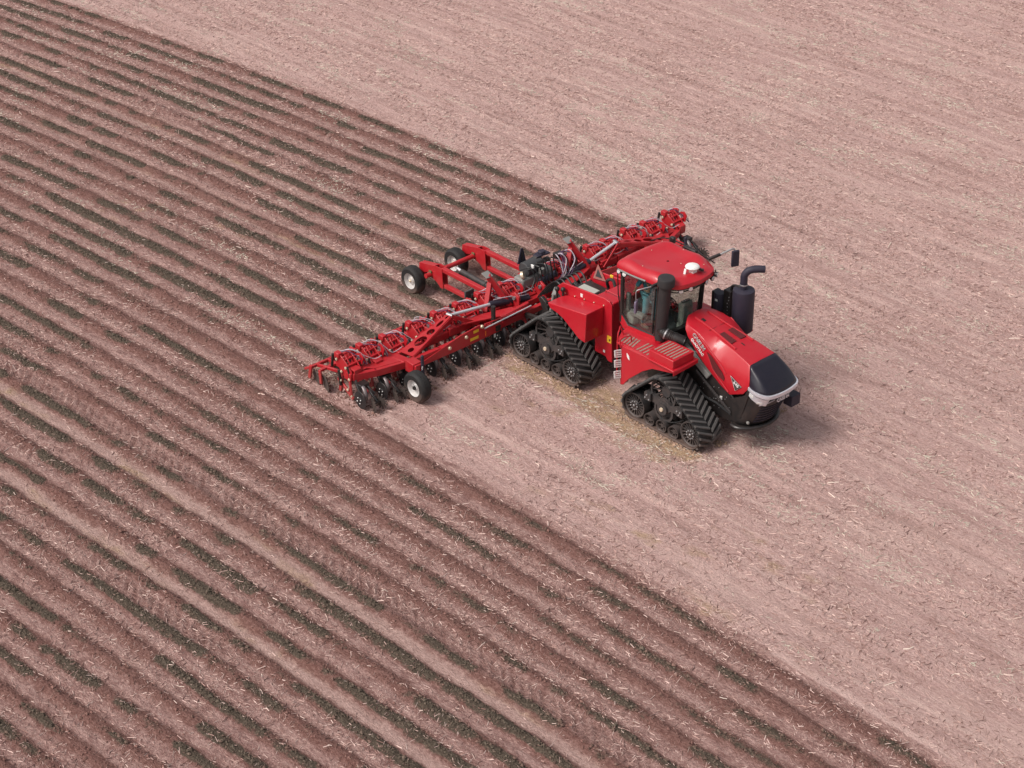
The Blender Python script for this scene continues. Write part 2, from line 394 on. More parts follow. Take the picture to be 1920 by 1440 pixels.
tl = attr('till'); jit = mth('ADD', tl, mth('MULTIPLY', mth('SUBTRACT', noise(7, 8, .78, (.6, 1, 1)), .5), 1.7))
redsoil = mixc(rmp(fine, .38, .66), (.135, .060, .050), (.27, .145, .122))
redsoil = mixc(mth('MULTIPLY', rmp(fhi, .66, .78), .5), redsoil, (.48, .32, .28))
col = mixc(mth('MULTIPLY', rmp(jit, .12, .80), .92), col, redsoil)
cr = mth('ADD', attr('core'), mth('MULTIPLY', mth('SUBTRACT', noise(9, 8, .8, (.6, 1, 1)), .5), 1.9))
col = mixc(mth('MULTIPLY', rmp(cr, .40, .86), .92), col, mixc(rmp(fine, .38, .66), (.058, .047, .035), (.145, .118, .090)))
L(col, b.inputs['Base Color'])
bmp = N('ShaderNodeBump'); bmp.inputs['Strength'].default_value = .9; bmp.inputs['Distance'].default_value = .07
hh = mth('ADD', mth('MULTIPLY', noise(16, 8, .72, (.6, 1, 1)), 1.0), mth('MULTIPLY', noise(60, 4, .7), .35))
L(hh, bmp.inputs['Height']); L(bmp.outputs[0], b.inputs['Normal'])
fo = obj('field', np_mesh('field', co, fc, fieldm, dict(till=till.ravel(), core=core.ravel(), worked=worked.ravel(), lane=lane.ravel(), groove_shade=groove_shade.ravel(), ochre=och.ravel())))
fo['kind'] = 'structure'; fo['label'] = 'bare pinkish brown field with dark worked soil strips on its left half'

# what the photo can plausibly see of the ground (with a margin)
QUAD = np.array([(-38, 1.0), (-10, 33.), (17.5, -4.6), (1.2, -21.)])
def inside(px, py):
    ok = np.ones(len(px), bool)
    for k in range(4):
        a = QUAD[k]; c = QUAD[(k+1) % 4]
        ok &= ((c[0]-a[0])*(py-a[1])-(c[1]-a[1])*(px-a[0])) <= 0
    return ok
attr_m = {}
def attr_mat(name, rough=.9):
    M = bpy.data.materials.new(name); M.use_nodes = True; tt = M.node_tree; bb = tt.nodes['Principled BSDF']
    a = tt.nodes.new('ShaderNodeAttribute'); a.attribute_name = 'tint'; tt.links.new(a.outputs['Color'], bb.inputs['Base Color'])
    bb.inputs['Roughness'].default_value = rough; bb.inputs['Specular IOR Level'].default_value = .2; return M
XF_, XR_ = 1.90, -2.05                                     # axle positions of the tractor
# clods on the worked strips
n = 260000
px = rng.uniform(-38, 18, n); k = rng.integers(-20, 16, n); py = row_y(px, k)+rng.normal(0, .10, n)
d, i, on = row_info(px, py)
keep = inside(px, py) & (rng.random(n) < on*np.clip(corep(px, i)*1.1, .28, 1))
px, py = px[keep][:56000], py[keep][:56000]; n = len(px)
octa = np.array([(1, 0, 0), (0, 1, 0), (-1, 0, 0), (0, -1, 0), (0, 0, 1), (0, 0, -1)], float)
of = np.array([(0, 1, 4), (1, 2, 4), (2, 3, 4), (3, 0, 4), (1, 0, 5), (2, 1, 5), (3, 2, 5), (0, 3, 5)])
dc = np.abs(row_info(px, py)[0]); sc = np.clip(rng.lognormal(math.log(.020), .42, n), .009, .055)*np.where(dc > .14, .6, 1)
vv = octa[None]*rng.uniform(.55, 1.25, (n, 6, 1))*sc[:, None, None]
a = rng.uniform(0, 2*PI, n); ca, sa = np.cos(a)[:, None], np.sin(a)[:, None]
vv = np.stack([vv[..., 0]*ca-vv[..., 1]*sa, vv[..., 0]*sa+vv[..., 1]*ca, vv[..., 2]*.8], -1)
vv += np.stack([px, py, height(px, py)+sc*.35], -1)[:, None]
ff = (of[None]+6*np.arange(n)[:, None, None]).reshape(-1, 3)
dark = (np.clip(corep(px, row_info(px, py)[1])*1.1-.15+rng.normal(0, .2, n), 0, 1)*np.exp(-(dc/.15)**2))[:, None]
tint = (np.array([(.23, .122, .103)])*(1-dark)+np.array([(.120, .097, .074)])*dark)*rng.uniform(.6, 1.35, (n, 1))
co_ = obj('soil_clods', np_mesh('soil_clods', vv.reshape(-1, 3), ff, attr_mat('clod_soil'), dict(tint=np.repeat(tint, 6, 0)), smooth=False))
co_['kind'] = 'stuff'
n1, n2 = 9000, 5000
k = rng.integers(0, 16, n1); cx = rng.uniform(-6.2, -3.3, n1); cy = row_y(np.full(n1, -5.4), k)+rng.normal(0, .17, n1)
t_ = rng.random(n2); bx = np.where(rng.random(n2) < .5, XF_, XR_)+rng.uniform(-1.35, 1.35, n2); sd_ = rng.integers(0, 4, n2)
by = np.array([-1.5, -.72, .72, 1.5])[sd_]+rng.normal(0, .09, n2)
px = np.concatenate([cx, bx]); py = np.concatenate([cy, by]); n = len(px)
sc = np.clip(rng.lognormal(math.log(.017), .45, n), .008, .05)
vv = octa[None]*rng.uniform(.55, 1.25, (n, 6, 1))*sc[:, None, None]
vv += np.stack([px, py, height(px, py)+sc*.35], -1)[:, None]
ff = (of[None]+6*np.arange(n)[:, None, None]).reshape(-1, 3)
tint = np.where((np.arange(n) < n1)[:, None], np.array([(.22, .125, .10)]), np.array([(.40, .27, .19)]))*rng.uniform(.6, 1.3, (n, 1))
cr_ = obj('soil_crumbs', np_mesh('soil_crumbs', vv.reshape(-1, 3), ff, bpy.data.materials['clod_soil'], dict(tint=np.repeat(tint, 6, 0)), smooth=False)); cr_['kind'] = 'stuff'
# straw and stalk litter
def straw(name, n, lmed, lsig, wmin, wmax, lmax, palette, seed, dens, segs=1):
    r = np.random.default_rng(seed)
    px = r.uniform(-38, 18, n*5); py = r.uniform(-21, 33, n*5)
    keep = inside(px, py) & (r.random(len(px)) < dens(px, py)); px, py = px[keep][:n], py[keep][:n]; n = len(px)
    ln = np.clip(r.lognormal(math.log(lmed), lsig, n), .025, lmax); w = r.uniform(wmin, wmax, n)*np.clip(ln/lmed, .6, 1.5)
    an = r.normal(0, 1.0, n)-.15; an = np.where(r.random(n) < .4, r.uniform(0, PI, n), an)
    bend_ = r.normal(0, .22, n); tilt = np.abs(r.normal(0, .10, n))
    dx, dy = np.cos(an), np.sin(an); nxv, nyv = -dy, dx
    verts = []
    prof = [(0, .35), (-.5, -.35), (.5, -.35)]
    for k_ in range(segs+1):
        s_ = k_/segs-.5; bb = 1-abs(2*s_) if segs > 1 else 0
        cx = px+dx*ln*s_+nxv*bend_*ln*bb*.35; cy = py+dy*ln*s_+nyv*bend_*ln*bb*.35
        cz = height(cx, cy)+.005+w*.35+(s_+.5)*ln*tilt*.6
        for (u, v) in prof:
            verts.append(np.stack([cx+nxv*u*w, cy+nyv*u*w, cz+v*w], -1))
    V = np.stack(verts, 1); nv = 3*(segs+1)
    q = np.array([(3*k_+e, 3*k_+(e+1) % 3, 3*k_+3+(e+1) % 3, 3*k_+3+e) for k_ in range(segs) for e in range(3)])
    fcs = (q[None]+nv*np.arange(n)[:, None, None]).reshape(-1, 4)
    pal = np.array(palette); grp = fbm(px*.55, py*1.3, 3, seed+3)
    sel = r.integers(0, len(pal)-1, n); sel = np.where((grp > .62) & (r.random(n) < .6) & (straight(px, py) > Y0), len(pal)-1, sel)
    tint = pal[sel]*r.uniform(.75, 1.2, (n, 1))
    o = obj(name, np_mesh(name, V.reshape(-1, 3), fcs, attr_mat(name+'_fibre'), dict(tint=np.repeat(tint, nv, 0)), smooth=False))
    o['kind'] = 'stuff'; return o
def dens_all(x, y):
    d, i, on = row_info(x, y); g = .5*fbm(x*.5, y*1.4, 3, 63)+.5*fbm(x*.13, y*1.9, 3, 64)
    return np.clip((.25+1.2*sstep(.38, .62, g))*(1-.85*np.exp(-(d/.17)**2)*on)*(1-.75*lane_mask(x, y)), 0, 1)
straw('straw_litter', 215000, .056, .45, .006, .0112, .18,
      [(.57, .39, .345), (.66, .48, .43), (.44, .28, .245), (.27, .155, .132), (.74, .57, .51), (.53, .36, .32), (.19, .11, .096), (.60, .55, .455)], 5, dens_all)
straw('stalk_litter', 1100, .12, .40, .009, .018, .27,
      [(.74, .58, .51), (.66, .49, .43), (.82, .70, .61), (.68, .63, .52)], 8, lambda x, y: dens_all(x, y)*sstep(.40, .62, fbm(x*.7, y*.9, 3, 99)), 2)

# ================================================================== TRACTOR
tractor = thing('tractor', 'red articulated tractor on four black rubber tracks with exhaust stack and glazed cab', 'tractor')
XF, XR = 1.90, -2.05
# ---- undercarriage, built once around the axle (x=0), near side, then copied
CW = (-.05, 1.05, .44); CI = (-.905, .39, .35); CJ = (.905, .39, .35)          # drive wheel, rear idler, front idler (x, z, belt radius)
def tangent(c1, c2):
    d = Vector((c2[0]-c1[0], c2[1]-c1[1])); Ld = d.length; d /= Ld; r = Vector((d.y, -d.x)); k = (c1[2]-c2[2])/Ld
    nn = d*k+r*math.sqrt(1-k*k); return nn
def belt_path(step=.05):
    order = [CI, CJ, CW]; ns = [tangent(order[k], order[(k+1) % 3]) for k in range(3)]
    pts = []
    for k in range(3):
        c = order[k]; a0 = math.atan2(ns[k-1].y, ns[k-1].x); a1 = math.atan2(ns[k].y, ns[k].x)
        while a1 < a0: a1 += 2*PI
        m_ = max(2, int((a1-a0)*c[2]/step))
        for j in range(m_+1):
            a = a0+(a1-a0)*j/m_; pts.append((c[0]+math.cos(a)*c[2], c[1]+math.sin(a)*c[2], math.cos(a), math.sin(a)))
        nx_ = order[(k+1) % 3]; p0 = Vector((c[0]+ns[k].x*c[2], c[1]+ns[k].y*c[2])); p1 = Vector((nx_[0]+ns[k].x*nx_[2], nx_[1]+ns[k].y*nx_[2]))
        m_ = max(2, int((p1-p0).length/step))
        for j in range(1, m_):
            p = p0.lerp(p1, j/m_); pts.append((p.x, p.y, ns[k].x, ns[k].y))
    return pts
BP = belt_path()
cum = [0]
for k in range(len(BP)): cum.append(cum[-1]+math.hypot(BP[(k+1) % len(BP)][0]-BP[k][0], BP[(k+1) % len(BP)][1]-BP[k][1]))
LEN = cum[-1]
def belt_at(s):
    s %= LEN
    k = max(j for j in range(len(BP)) if cum[j] <= s); u = (s-cum[k])/max(1e-9, cum[k+1]-cum[k]); a = BP[k]; c = BP[(k+1) % len(BP)]
    return [a[q]*(1-u)+c[q]*u for q in range(4)]
YB0, YB1 = -1.47, -.72
bm = B()
rings = []
for x, z, nx_, nz in BP:
    prof = [(YB0+.02, -.045), (YB0+.004, -.02), (YB0+.012, -.004), (YB0+.05, .004), (YB1-.05, .004), (YB1-.012, -.004), (YB1-.004, -.02), (YB1-.02, -.045)]
    rings.append([bm.verts.new((x+nx_*h, y, z+nz*h)) for y, h in prof])
for a, c in zip(rings, rings[1:]+rings[:1]):
    for k in range(8): bm.faces.new((a[k], a[(k+1) % 8], c[(k+1) % 8], c[k]))
ME_BELT = mesh('rubber_track', bm, RUB, sharp=50)
def lug_mesh(sgn):
    bm = B(); hw = .375; y0 = -hw if sgn < 0 else hw; dv = .19
    pts = []
    for u in (0, .5, 1):
        y = y0*(1-u)*.97+(-sgn*-.0)*u; y = y0*.96*(1-u)+y0*.04*u; tt = -dv*u
        pts.append((tt, y))
    rows = []
    for tt, y in pts:
        rows.append([(tt-.038, y, -.004), (tt-.026, y, .042), (tt+.026, y, .042), (tt+.038, y, -.004)])
    V = grid(bm, rows); bm.faces.new(V[0]); bm.faces.new(V[-1][::-1])
    return mesh('tread_lug', bm, RUBL, sharp=30)
ME_LUG = {-1: lug_mesh(-1), 1: lug_mesh(1)}
def wheel_spoked(name, r, w, nsp, m=IRON):
    bm = B()
    lathe(bm, [(r, 0), (r, w), (r-.05, w), (r-.05, .02), (r-.025, 0)], (0, 0, 0), (0, 1, 0), 40, closed=True)
    lathe(bm, [(0, .02), (r*.30, .02), (r*.36, .05), (r*.36, w*.8), (0, w*.8)], (0, 0, 0), (0, 1, 0), 24)
    lathe(bm, [(r-.04, w*.62), (r*.30, w*.62), (r*.30, w*.7), (r-.04, w*.7)], (0, 0, 0), (0, 1, 0), 32, closed=True)
    for k in range(nsp):
        a = 2*PI*k/nsp
        p0 = Vector((math.cos(a)*r*.32, .05, math.sin(a)*r*.32)); p1 = Vector((math.cos(a+.12)*(r-.03), .025, math.sin(a+.12)*(r-.03)))
        bar(bm, p0+Vector((0, w*.28, 0)), p1+Vector((0, w*.28, 0)), .022, w*.6, up=(0, 1, 0))
    return mesh(name, bm, m, sharp=30)
def bolts_mesh(r, n_, br, y=-.015, hub=True, nm='wheel_bolts'):
    bm = B()
    for k in range(n_):
        a = 2*PI*k/n_; ball(bm, (math.cos(a)*r, y, math.sin(a)*r), br, (1, .8, 1), 8, 5)
    if hub: ball(bm, (0, y, 0), br*1.5, (1, .7, 1), 10, 6)
    return mesh(nm, bm, STEEL)
ME_IDL = wheel_spoked('idler_wheel', .325, .22, 18); ME_IB = bolts_mesh(.105, 9, .021)
bm = B()
lathe(bm, [(.165, 0), (.165, .26), (.125, .26), (.125, .03), (.145, 0)], (0, 0, 0), (0, 1, 0), 28, closed=True)
lathe(bm, [(0, .05), (.05, .05), (.06, .10), (.126, .13), (.126, .16), (0, .16)], (0, 0, 0), (0, 1, 0), 24)
for k in range(6):
    a = k*PI/3; bar(bm, (math.cos(a)*.04, .08, math.sin(a)*.04), (math.cos(a)*.13, .08, math.sin(a)*.13), .02, .06, up=(0, 1, 0))
ME_ROL = mesh('road_roller', bm, IRON, sharp=30)
bm = B()                                                   # cage-like drive wheel
for yy in (0, .30): lathe(bm, [(.40, yy), (.40, yy+.035), (.35, yy+.035), (.35, yy)], (0, 0, 0), (0, 1, 0), 40, closed=True)
lathe(bm, [(0, .10), (.13, .10), (.16, .14), (.16, .30), (0, .30)], (0, 0, 0), (0, 1, 0), 24)
for k in range(24):
    a = 2*PI*k/24
    cyl(bm, (math.cos(a)*.375, .01, math.sin(a)*.375), (math.cos(a)*.375, .32, math.sin(a)*.375), .016, n=6)
for k in range(12):
    a = 2*PI*k/12; bar(bm, (math.cos(a)*.14, .14, math.sin(a)*.14), (math.cos(a)*.36, .03, math.sin(a)*.36), .03, .03)
lathe(bm, [(.36, .33), (.10, .33), (.10, .36), (.36, .36)], (0, 0, 0), (0, 1, 0), 32, closed=True)
ME_DRV = mesh('drive_wheel', bm, IRON, sharp=30)
bm = B()                                                   # swing arm: deep bow plate with bosses
plate(bm, xz([(-.52, .80), (-.44, .95), (-.15, .87), (.15, .82), (.55, .93), (.64, .84), (.58, .72), (.22, .69), (.11, .56), (-.09, .56), (-.20, .71), (-.46, .72)], -1.36), (0, 1, 0), .09)
box(bm, (-.46, -1.33, .84), (.20, .20, .20)); box(bm, (.56, -1.33, .82), (.18, .2, .18))
cyl(bm, (0, -1.42, .68), (0, -.9, .68), .15, n=24); box(bm, (0, -1.05, .50), (.5, .3, .22))
lathe(bm, [(.30, -.02), (.30, .06), (.24, .06), (.24, -.02)], (0, -1.33, .62), (0, 1, 0), 32, closed=True)
ME_ARM = mesh('swing_arm', bm, IRON, sharp=30)
bm = B(); lathe(bm, [(0, -.02), (.045, -.02), (.055, .0), (.055, .04)], (0, -1.43, .68), (0, 1, 0), 20); ME_CAP = mesh('pivot_cap', bm, CREAM)
bm = B()
for q in ((-.52, .80), (-.47, .88), (-.40, .78), (.50, .86), (.56, .78), (.60, .86)): ball(bm, (q[0], -1.44, q[1]), .024, u=8, v=5)
ME_AB = mesh('arm_bolts', bm, STEEL)
bm = B(); box(bm, (0, -.98, .25), (1.3, .22, .16)); bar(bm, (-.9, -.95, .39), (.9, -.95, .39), .12, .14)
cyl(bm, (-.05, -1.0, 1.05), (-.05, -.35, 1.05), .17, n=20); ME_INN = mesh('roller_frame', bm, IRON)
bm = B(); tube(bm, [(-.30, -1.30, .50), (0, -1.34, .36), (.35, -1.32, .44), (.62, -1.3, .62)], .02, 8, 6); ME_HZ = mesh('track_hose', bm, BHOSE)
def undercarriage(x0, sy):
    T = Matrix.Translation((x0, 0, 0)) @ Matrix.Diagonal((1, sy, 1, 1))
    def P(nm, me, loc=None, parent=tractor):
        M = T if parent is tractor else Matrix()
        if loc is not None: M = M @ Matrix.Translation(loc)
        return obj(nm, me, parent, mat4=M)
    belt = P('rubber_track', ME_BELT)
    nl = int(round(LEN/.155))
    for sg in (-1, 1):
        for k in range(nl):
            s = (k+(0 if sg < 0 else .5))*LEN/nl; x, z, nx_, nz = belt_at(s); nn = Vector((nx_, 0, nz)).normalized(); tg = Vector((-nn.z, 0, nn.x))
            M = Matrix((tg, Vector((0, 1, 0)), nn)).transposed().to_4x4(); M.translation = (x, (YB0+YB1)/2, z)
            obj('tread_lug', ME_LUG[sg], belt, mat4=M)
    for c in (CI, CJ):
        w = P('idler_wheel', ME_IDL, (c[0], -1.39, c[1])); P('wheel_bolts', ME_IB, None, w)['kind'] = 'stuff'
        P('inner_idler', ME_IDL, (c[0], -1.02, c[1]))
    for x in (-.40, 0, .385): P('road_roller', ME_ROL, (x, -1.42, .215)); P('inner_roller', ME_ROL, (x, -1.05, .215))
    P('drive_wheel', ME_DRV, (CW[0], -1.33, CW[1]))
    ar = P('swing_arm', ME_ARM); P('pivot_cap', ME_CAP, None, ar); P('arm_bolts', ME_AB, None, ar)['kind'] = 'stuff'
    P('roller_frame', ME_INN); P('track_hose', ME_HZ)
for x0 in (XF, XR):
    for sy in (1, -1): undercarriage(x0, sy)
# ---- chassis
bm = B(); plate(bm, xz([(.55, .62), (.55, 1.75), (1.6, 1.95), (2.1, 1.95), (3.3, 1.22), (3.7, 1.45), (3.62, .62), (3.2, .55)], -.50), (0, 1, 0), 1.0)
cyl(bm, (XF-.05, -1.0, 1.05), (XF-.05, 1.0, 1.05), .24, n=20); part('front_chassis', bm, BLK, tractor, .02)
bm = B(); box(bm, (-1.55, 0, 1.15), (2.3, 1.0, .9)); cyl(bm, (XR-.05, -1.0, 1.05), (XR-.05, 1.0, 1.05), .24, n=20); box(bm, (-2.7, 0, .9), (.5, .8, .5))
part('rear_chassis', bm, BLK, tractor, .02)
bm = B(); cyl(bm, (.12, 0, .5), (.12, 0, 1.5), .22); bar(bm, (-.7, 0, .9), (.9, 0, .9), .5, .5); part('articulation_joint', bm, BLK, tractor)
# ---- hood
Tx = [1.58, 1.84, 2.10, 2.36, 2.62, 2.90, 3.18, 3.44, 3.67]
Tp = [(x, float(np.interp(x, (1.58, 2.2, 2.81, 3.3, 3.67), (.27, .30, .345, .39, .43))), float(np.interp(x, (1.58, 2.2, 2.81, 3.3, 3.67), (2.65, 2.535, 2.42, 2.32, 2.22)))) for x in Tx]
Sp = [(1.72, .50, 2.565), (1.95, .535, 2.545), (2.17, .555, 2.50), (2.38, .57, 2.40), (2.62, .577, 2.22), (2.95, .58, 2.02), (3.30, .58, 1.92), (3.58, .572, 1.90), (3.78, .555, 1.92)]
Bp = [(1.79, .585, 2.46), (1.88, .60, 2.32), (2.05, .605, 2.16), (2.25, .605, 1.95), (2.56, .605, 1.72), (2.95, .605, 1.48), (3.25, .605, 1.34), (3.64, .595, 1.52), (3.80, .58, 1.74)]
def poly_at(P, u):
    u = min(max(u, 0), 1)*(len(P)-1); k = min(int(u), len(P)-2); return Vector(P[k]).lerp(Vector(P[k+1]), u-k)
rows = []
for k in range(25):
    u = k/24; T_ = poly_at(Tp, u); S_ = poly_at(Sp, u); B_ = poly_at(Bp, u)
    Cc = Vector((T_.x-.0, 0, T_.z+.018)); mid = B_.lerp(S_, .5)+Vector((0, .012, 0)); Sh = S_.lerp(T_, .5)+Vector((0, .012, .012))
    half = [B_, mid, S_, Sh, T_]
    rows.append([Vector((p.x, -p.y, p.z)) for p in half]+[Cc]+half[::-1])
bm = B(); grid(bm, rows)
hood = part('hood', bm, RED, tractor, .012, sharp=22, solid=.03)
# recessed hood vents and slots
def hood_z(x): return float(np.interp(x, [p[0] for p in Tp], [p[2] for p in Tp]))+.012
for yc in (-.165, .165):
    bm = B(); ang = math.atan(-.205)
    box(bm, (2.72, yc, hood_z(2.72)+.006), (.40, .19, .03), Matrix.Rotation(-ang, 3, 'Y')); v = part('hood_vent', bm, MESHM, hood)
    bm = B(); bar(bm, (2.52, yc+.105, hood_z(2.52)+.014), (2.93, yc+.105, hood_z(2.93)+.014), .014, .02); part('vent_lip', bm, RED, hood)
bm = B(); bar(bm, (3.02, -.02, hood_z(3.02)+.006), (3.13, -.02, hood_z(3.13)+.006), .03, .012); part('hood_latch', bm, BLK, hood)
bm = B(); box(bm, (1.93, -.12, hood_z(1.93)+.004), (.11, .07, .012), Matrix.Rotation(-ang, 3, 'Y')); part('hood_slot', bm, BLK, hood)
bm = B(); bar(bm, (2.28, -.30, hood_z(2.28)-.002), (2.28, .30, hood_z(2.28)-.002), .006, .012); part('hood_seam', bm, BLK, hood)
for s in (-1, 1):
    bm = B(); tube(bm, [(1.75, s*.215, hood_z(1.75)+.004), (2.35, s*.235, hood_z(2.35)+.012), (3.1, s*.30, hood_z(3.1)+.006)], .022, 8, 5); part('hood_ridge', bm, RED, hood)
for s in (-1, 1):
    yy = s*.618
    bm = B(); plate(bm, xz([(2.53, 2.165), (2.65, 2.12), (3.0, 1.83), (3.08, 1.72), (3.06, 1.63), (2.85, 1.72), (2.67, 1.83)], s*.606), (0, s, 0), .014)
    part('side_screen', bm, MESHM, hood)
    bm = B(); tube(bm, [(2.49, yy, 2.17), (2.58, yy, 2.04), (2.70, yy, 1.81), (2.95, yy, 1.61), (3.22, yy, 1.41)], .013, 6); part('side_trim', bm, RED, hood)
    bm = B(); tube(bm, [(2.16, s*.572, 2.50), (2.50, s*.588, 2.28), (2.95, s*.594, 1.98), (3.10, s*.604, 1.84)], .014, 6, 4); part('side_crease', bm, RED, hood)
    bm = B(); plate(bm, xz([(3.26, 1.86), (3.60, 1.70), (3.42, 1.53)], s*.606), (0, s, 0), .010); tri = part('model_badge', bm, IRON, hood)
    bm = B(); tube(bm, [(3.26, yy+s*.001, 1.86), (3.60, yy+s*.001, 1.70), (3.42, yy+s*.001, 1.53), (3.26, yy+s*.001, 1.86)], .003, 5); part('badge_border', bm, WHITE, hood)
xd = Vector((.77, 0, -.60))
upv = (.6, .10, .77)
text('letter_outline', 'CASE IH', .128, WHITE, hood, (2.035, -.6125, 2.435), xd, upv, .0075, .002, 1.0)
text('lettering', 'CASE IH', .128, DTEXT, hood, (2.035, -.6150, 2.435), xd, upv, .001, .003, 1.0)
text('lettering', 'QUADTRAC', .088, WHITE, hood, (2.0, -.6185, 2.305), xd, upv, .002, .004, 1.0)
text('lettering', '645', .115, WHITE, hood, (3.345, -.6175, 1.708), (.90, 0, -.43), (.43, 0, .90), .002, .004, 1.0)
xd2 = Vector((-.77, 0, .60))
text('lettering', 'CASE IH', .125, WHITE, hood, (2.45, .6185, 2.12), xd2, (.6, -.10, .77), .004, .004, 1.0)
# ---- black hood cap, silver trim, nose
Fp = [(3.79, -.575, 1.76), (3.95, -.612, 1.745), (4.14, -.60, 1.73), (4.30, -.51, 1.715), (4.37, -.33, 1.705), (4.40, 0, 1.70)]
Fp = Fp+[(a, -b_, c) for a, b_, c in Fp[-2::-1]]
Rp = [(3.80, -.57, 1.78), (3.785, -.555, 1.93), (3.73, -.50, 2.08), (3.672, -.43, 2.222), (3.672, -.22, 2.236), (3.672, 0, 2.242)]
Rp = Rp+[(a, -b_, c) for a, b_, c in Rp[-2::-1]]
FS = smooth_path(Fp, 4); RS = smooth_path(Rp, 4)
rows = []
for j in range(9):
    u = j/8; row = []
    for k in range(len(FS)):
        p = RS[k].lerp(FS[k], u); w = (RS[k]-FS[k]).length
        p = p+Vector((.10, 0, .20))*w*math.sin(PI*min(u, 1))*.40*(u*.6+.4); row.append(p)
    rows.append(row)
bm = B(); grid(bm, rows); part('hood_cap', bm, CAPM, tractor, sharp=60, solid=.03)
bm = B(); P_ = FS
ring = []
for k, p in enumerate(P_):
    d = (P_[min(k+1, len(P_)-1)]-P_[max(k-1, 0)]).normalized(); nn = Vector((d.y, -d.x, 0)).normalized()
    ring.append([bm.verts.new(p+nn*a+Vector((0, 0, z))) for a, z in ((-.02, .015), (.022, .012), (.03, -.03), (.022, -.075), (-.02, -.075))])
for a, c in zip(ring, ring[1:]):
    for k in range(5): bm.faces.new((a[k], a[(k+1) % 5], c[(k+1) % 5], c[k]))
bm.faces.new(ring[0]); bm.faces.new(ring[-1][::-1]); part('nose_trim', bm, CHROME, tractor, sharp=40)
Lp = [(3.40, -.60, .66), (3.52, -.62, .655), (3.66, -.57, .65), (3.80, -.43, .645), (3.90, -.24, .64), (3.94, 0, .64)]
Lp = Lp+[(a, -b_, c) for a, b_, c in Lp[-2::-1]]; LS = smooth_path(Lp, 4)
def nose_pt(k, u):
    top = FS[k]+Vector((0, 0, -.06)); p = LS[k].lerp(top, u); ins = .03+.03*math.sin(PI*u)
    d = (FS[min(k+1, len(FS)-1)]-FS[max(k-1, 0)]).normalized(); nn = Vector((d.y, -d.x, 0)).normalized()
    return p-nn*ins, nn
rows = [[nose_pt(k, j/8)[0] for k in range(len(FS))] for j in range(9)]
bm = B(); grid(bm, rows); nose = part('nose_grille', bm, BLK, tractor, sharp=60, solid=.02)
for s in (-1, 1):                                          # black engine side between hood and bumper
    bm = B(); plate(bm, xz([(3.24, 1.21), (3.66, 1.48), (3.79, 1.74), (3.84, 1.70), (3.55, .66), (3.30, .66)], s*.575), (0, -s, 0), .05)
    part('engine_side_cover', bm, BLK, tractor, .01)
def nose_band(name, k0, k1, u0, u1, off, m, parent, taper=True):
    bm = B(); top = []; bot = []
    for k in range(k0, k1+1):
        w = (k-k0)/max(1, k1-k0); uu0 = u0(w); uu1 = u1(w)
        a, na = nose_pt(k, uu0); c, nc = nose_pt(k, uu1); bot.append((a, na)); top.append((c, nc))
    rows = [[p+n_*off for p, n_ in bot], [p+n_*(off+.02) for p, n_ in bot], [p+n_*(off+.02) for p, n_ in top], [p+n_*off for p, n_ in top]]
    grid(bm, rows); return part(name, bm, m, parent, sharp=50)
NK = len(FS)-1
for sd_ in (0, 1):
    def rng_(a, c): return (a, c) if not sd_ else (NK-c, NK-a)
    fl = (lambda w: w) if not sd_ else (lambda w: 1-w)
    k0, k1 = rng_(1, 14)
    hl = nose_band('headlight', k0, k1, lambda w: .86-.16*fl(w), lambda w: .955-.02*fl(w), .0, CHROME, tractor)
    k0, k1 = rng_(2, 5); nose_band('lamp_lens', k0, k1, lambda w: .86, lambda w: .94, .006, LENS, hl)
    k0, k1 = rng_(8, 11); nose_band('lamp_lens', k0, k1, lambda w: .76, lambda w: .82, .006, LENS, hl)
    k0, k1 = rng_(10, 17); nose_band('grille_trim', k0, k1, lambda w: .70+.16*fl(w), lambda w: .725+.165*fl(w), .004, CHROME, tractor)
for u in (.15, .24, .33, .42, .51, .60):
    nose_band('grille_bar', 12, NK-12, lambda w: u, lambda w: u+.028, .0, NAVY, nose)
p, nn = nose_pt(NK//2, .865)
text('lettering', 'CASE IH', .115, CHROME, nose, (4.355, -.23, p.z-.035), (0, 1, 0), (-.1, 0, 1), .003, .012, 1.0)
bm = B()
bl = [Vector((p.x+.03, p.y*1.13, .64)) for p in LS]
tube(bm, bl, .05, 10); part('front_bumper', bm, BLK, tractor)
bm = B()
for j in range(len(LS)-1): pass
rows = [[Vector((p.x*.96, p.y*.9, .50)) for p in LS], [Vector((p.x+.02, p.y*1.10, .66)) for p in LS], [Vector((3.3, p.y*.9, .66)) for p in LS]]
grid(bm, rows); part('belly_guard', bm, BLK, tractor, solid=.02)
bm = B(); box(bm, (4.10, .62, 1.12), (.26, .30, .28)); box(bm, (3.92, .55, 1.1), (.25, .12, .12)); part('front_weight', bm, NAVY, tractor, .015)
bm = B(); ball(bm, (3.80, -.54, .80), .04); cyl(bm, (3.74, -.5, .78), (3.82, -.56, .80), .025); part('tow_pin', bm, GREY, tractor)
